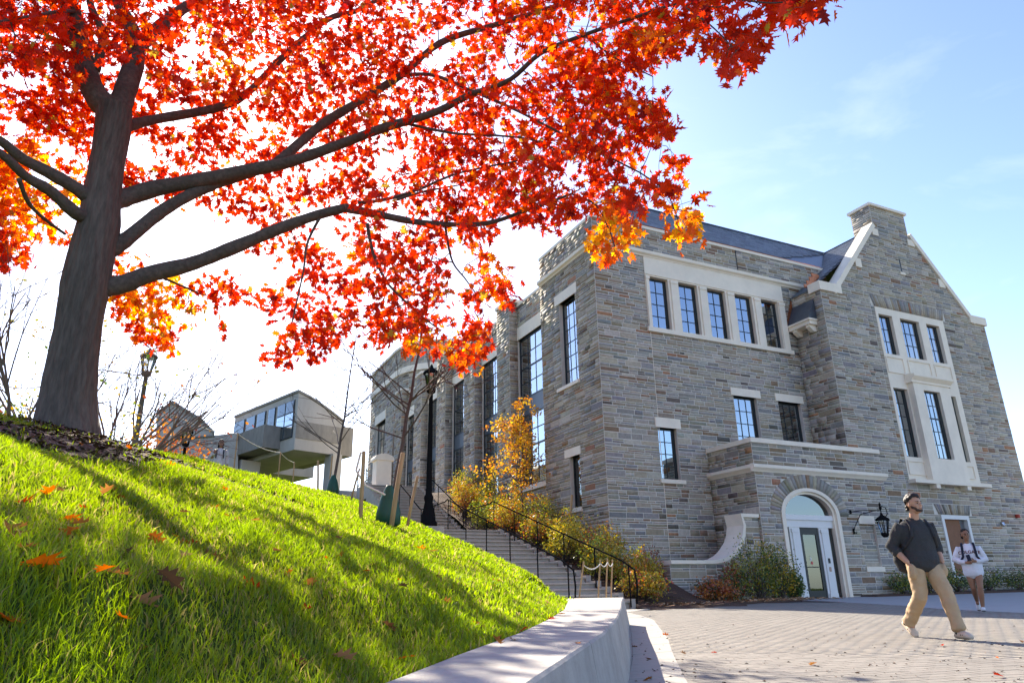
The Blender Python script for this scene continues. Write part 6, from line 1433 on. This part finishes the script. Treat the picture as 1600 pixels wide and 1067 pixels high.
fuse(b, 'body', 'skin_brown', far, .009, 3); face_details(TF, far, ''); hair_cap(TF, far, 1.0, True, False)
s2 = MB(); ering(s2, [(0, 0, .80), (0, 0, 1.0), (0, 0, 1.2), (0, 0, 1.33), (.005, 0, 1.40)], [(.19, .14), (.185, .135), (.18, .125), (.15, .095), (.07, .065)], 20)
for q, E_, W_ in ((1, (-.03, .25, 1.08), (.01, .265, .88)), (-1, (-.03, -.25, 1.08), (.10, -.19, 1.20))): ering(s2, [(0, q * .1, 1.31), (0, q * .18, 1.33), E_, W_], [.07, .075, .068, .05])
fuse(s2, 'jacket', 'jacket_pale', far, .009, 3, .012)
t2 = MB(); ering(t2, [(0, 0, .92), (0, 0, .80)], [(.16, .12), (.165, .125)], 18)
for q in (-1, 1): ering(t2, [(0, q * .09, .83), (.05 * q, q * .09, .48), (-.05 * q, q * .09, .08)], [.105, .082, .07])
fuse(t2, 'trousers', 'navy', far, .009, 3)
for q in (-1, 1):
    f_ = MB(); ering(f_, [(-.05 * q - .05, q * .09, .03), (-.05 * q + .05, q * .09, .035), (-.05 * q + .16, q * .09, .025)], [(.038, .03), (.042, .035), (.03, .02)], 12); fuse(f_, 'shoe', 'sneaker', far, .009, 2)
    ss = MB(); ering(ss, [(-.12, q * .1, 1.30), (-.04, q * .105, 1.40), (.06, q * .11, 1.36), (.13, q * .115, 1.22), (.14, q * .12, 1.05)], [(.024, .010)] * 5, 10); fuse(ss, 'strap', 'navy', far, .008, 2)

# ================================================================== fallen leaves
FL = []
for k in range(5):
    t_ = leaf_template(.05 + .16 * k); t_[:, 2] += .18 * np.sin(t_[:, 1] * 3.0 + k) * (.3 + .2 * k); me = bpy.data.meshes.new('fallen_leaf'); me.from_pydata([tuple(v) for v in t_], [], [tuple(range(9)), tuple(range(9, 18))]); me.materials.append(MATS['fallen']); FL.append(me)
FC = {'orange': (.62, .15, .02), 'red': (.42, .045, .02), 'brown': (.30, .14, .05), 'dark brown': (.15, .075, .035), 'tan': (.36, .21, .11)}
def fallen(px, py, c, where, size=.14, up=.036, ground='hill', stand=.5, grp='fallen oak leaves on the grass'):
    p = on_hill(px, py, (.8, 60)) if ground == 'hill' else on_plaza(px, py, .452 if ground == 'wall' else .008)
    o = bpy.data.objects.new('fallen_leaf', FL[random.randrange(5)]); COL.objects.link(o); o.location = (p[0], p[1], p[2] + up)
    o.rotation_euler = (random.uniform(-stand, stand), random.uniform(-stand, stand), random.uniform(0, 6.28)); o.scale = (size * .85,) * 3; o.color = (*FC[c], 1)
    return tag(o, f'{c} oak leaf {where}', 'leaf', grp)
for px, py, c, w, sz in [(90, 905, 'orange', 'lying in the grass low at the left, largest there', .15), (15, 1000, 'orange', 'in the grass at the lower left picture edge', .14), (235, 1030, 'brown', 'standing in the dark grass near the bottom left', .13), (465, 1035, 'brown', 'curled in the grass at the bottom centre, left of a paler one', .13), (520, 1045, 'tan', 'curled beside the brown leaf at the bottom centre', .13), (650, 1040, 'orange', 'leaning on the near end of the seat wall', .11),
                         (240, 912, 'dark brown', 'half sunk in shaded grass at centre left', .13), (412, 928, 'red', 'in the shaded grass below the slope centre', .13), (488, 965, 'red', 'small, in dark grass right of centre bottom', .11), (595, 985, 'dark brown', 'in the dark grass near the seat wall', .12), (735, 978, 'orange', 'upright in grass close to the seat wall, tallest', .14), (210, 957, 'tan', 'pale and flat in sunlit grass low at left', .15), (180, 985, 'orange', 'tiny, in dark grass bottom left', .08), (30, 855, 'brown', 'in the grass at the left edge, mid slope', .13),
                         (100, 820, 'orange', 'upright in lit grass left of centre slope', .13), (120, 843, 'orange', 'just below the upright orange leaf on the left slope', .13), (68, 780, 'orange', 'tilted in a shadow streak high on the left slope', .13), (25, 790, 'red', 'small, high on the left slope by the picture edge', .12), (290, 853, 'orange', 'small, in mid-slope grass', .09), (330, 868, 'brown', 'in the shaded grass at mid slope', .12), (370, 818, 'red', 'upright in shade on the upper slope', .16), (335, 797, 'orange', 'on the upper slope near the red upright leaf', .13), (193, 784, 'red', 'round and small in mid-slope grass', .11),
                         (130, 698, 'orange', 'at the edge of the mulch below the oak trunk', .13), (245, 723, 'orange', 'large and upright beside the mulch strip', .18), (258, 728, 'orange', 'leaning on the large upright leaf by the mulch strip', .17), (195, 700, 'orange', 'on the wood chips right of the trunk', .13), (358, 772, 'orange', 'on the upper slope below the mulch strip', .16), (300, 882, 'tan', 'small and pale on mid-slope grass', .12), (535, 877, 'red', 'lying flat in lit grass right of centre', .16), (660, 860, 'orange', 'upright near the crest in front of the stairs', .24), (672, 868, 'brown', 'beside the upright orange leaf in front of the stairs', .2),
                         (690, 945, 'brown', 'in the grass above the seat wall centre', .13), (780, 912, 'red', 'in the grass above the middle of the seat wall', .15), (862, 935, 'brown', 'upright in grass near the far end of the seat wall', .16), (770, 918, 'orange', 'small, by the red leaf above the seat wall', .11), (850, 945, 'tan', 'by the grass edge near the far end of the seat wall', .12)]: fallen(px, py, c, w, sz)
SMALL = []
for k in range(70):                                                       # smaller ones nobody tells apart
    px, py = random.uniform(10, 880), random.uniform(700, 945)
    if py < 705 + px * .26: continue
    SMALL.append((px, py, random.choice(['orange', 'red', 'brown', 'brown', 'dark brown']), random.uniform(.07, .12)))
ORD = ['first', 'second', 'third', 'fourth', 'fifth', 'sixth', 'seventh', 'eighth', 'ninth', 'tenth', 'eleventh', 'twelfth']
zone = lambda q: 'high on the left slope' if q[0] < 300 and q[1] < 830 else 'lower on the left slope' if q[0] < 300 else 'on the upper middle slope' if q[1] < 850 else 'on the lower middle slope' if q[0] < 600 else 'on the slope towards the stairs'
for key in sorted({(q[2], zone(q)) for q in SMALL}):
    for n_, q in enumerate(sorted([q for q in SMALL if (q[2], zone(q)) == key])): fallen(q[0], q[1], q[2], f'small, {key[1]}, {ORD[min(n_, 11)]} from the left', q[3])
for px, py, c, w, sz in [(800, 1000, 'tan', 'in the leaf pile on the seat wall, pale one', .10), (812, 992, 'red', 'in the leaf pile on the seat wall, red one', .09), (868, 966, 'red', 'on the seat wall edge by the grass', .10), (885, 962, 'brown', 'curled on the seat wall edge by the grass', .10), (900, 1013, 'brown', 'tiny, on the open top of the seat wall', .05), (785, 1008, 'brown', 'where grass meets the seat wall, darkest', .11)]: fallen(px, py, c, w, sz, .02, 'wall', .5, 'fallen oak leaves on the seat wall')
for px, py, c, w, sz in [(1046, 991, 'orange', 'on the pavers beside the pale border', .14), (1013, 1030, 'dark brown', 'on the shaded border slabs', .12), (1021, 1062, 'brown', 'on the border slabs at the bottom edge', .12), (997, 1010, 'dark brown', 'small, on the shaded slabs by the wall', .10), (1111, 1021, 'red', 'flat on the sunlit pavers', .09), (1072, 1022, 'tan', 'flat on the pavers near the border', .09), (1277, 1039, 'brown', 'curled on the pavers near the bottom centre right', .12), (1553, 1058, 'red', 'dark red, flat on the pavers at bottom right', .12), (1473, 1009, 'red', 'tiny, in front of the walking man', .06), (1560, 1029, 'orange', 'tiny, on the pavers at right', .06), (1595, 1003, 'brown', 'at the right picture edge on the pavers', .08)]: fallen(px, py, c, w, sz, .015, 'plaza', .35, 'fallen oak leaves on the plaza')
m = MB()
for k in range(260):                                                     # crumbs of leaf and acorn on the paving
    px, py = random.uniform(985, 1600), random.uniform(975, 1067); p = on_plaza(px, py, .008); s_ = random.uniform(.006, .022); a = random.uniform(0, 6.28); m.col = random.choice([(.05, .03, .02), (.10, .055, .03), (.16, .09, .05)])
    c, s2_ = math.cos(a) * s_, math.sin(a) * s_; m.poly([(p[0] - c, p[1] - s2_, p[2]), (p[0] + s2_ * .5, p[1] - c * .5, p[2] + s_ * .5), (p[0] + c, p[1] + s2_, p[2]), (p[0] - s2_ * .5, p[1] + c * .5, p[2] + s_ * .3)])
tag(m.build('leaf_crumbs', 'mulch_chip'), 'small brown crumbs of leaf scattered over the paving', 'litter', kind='stuff')
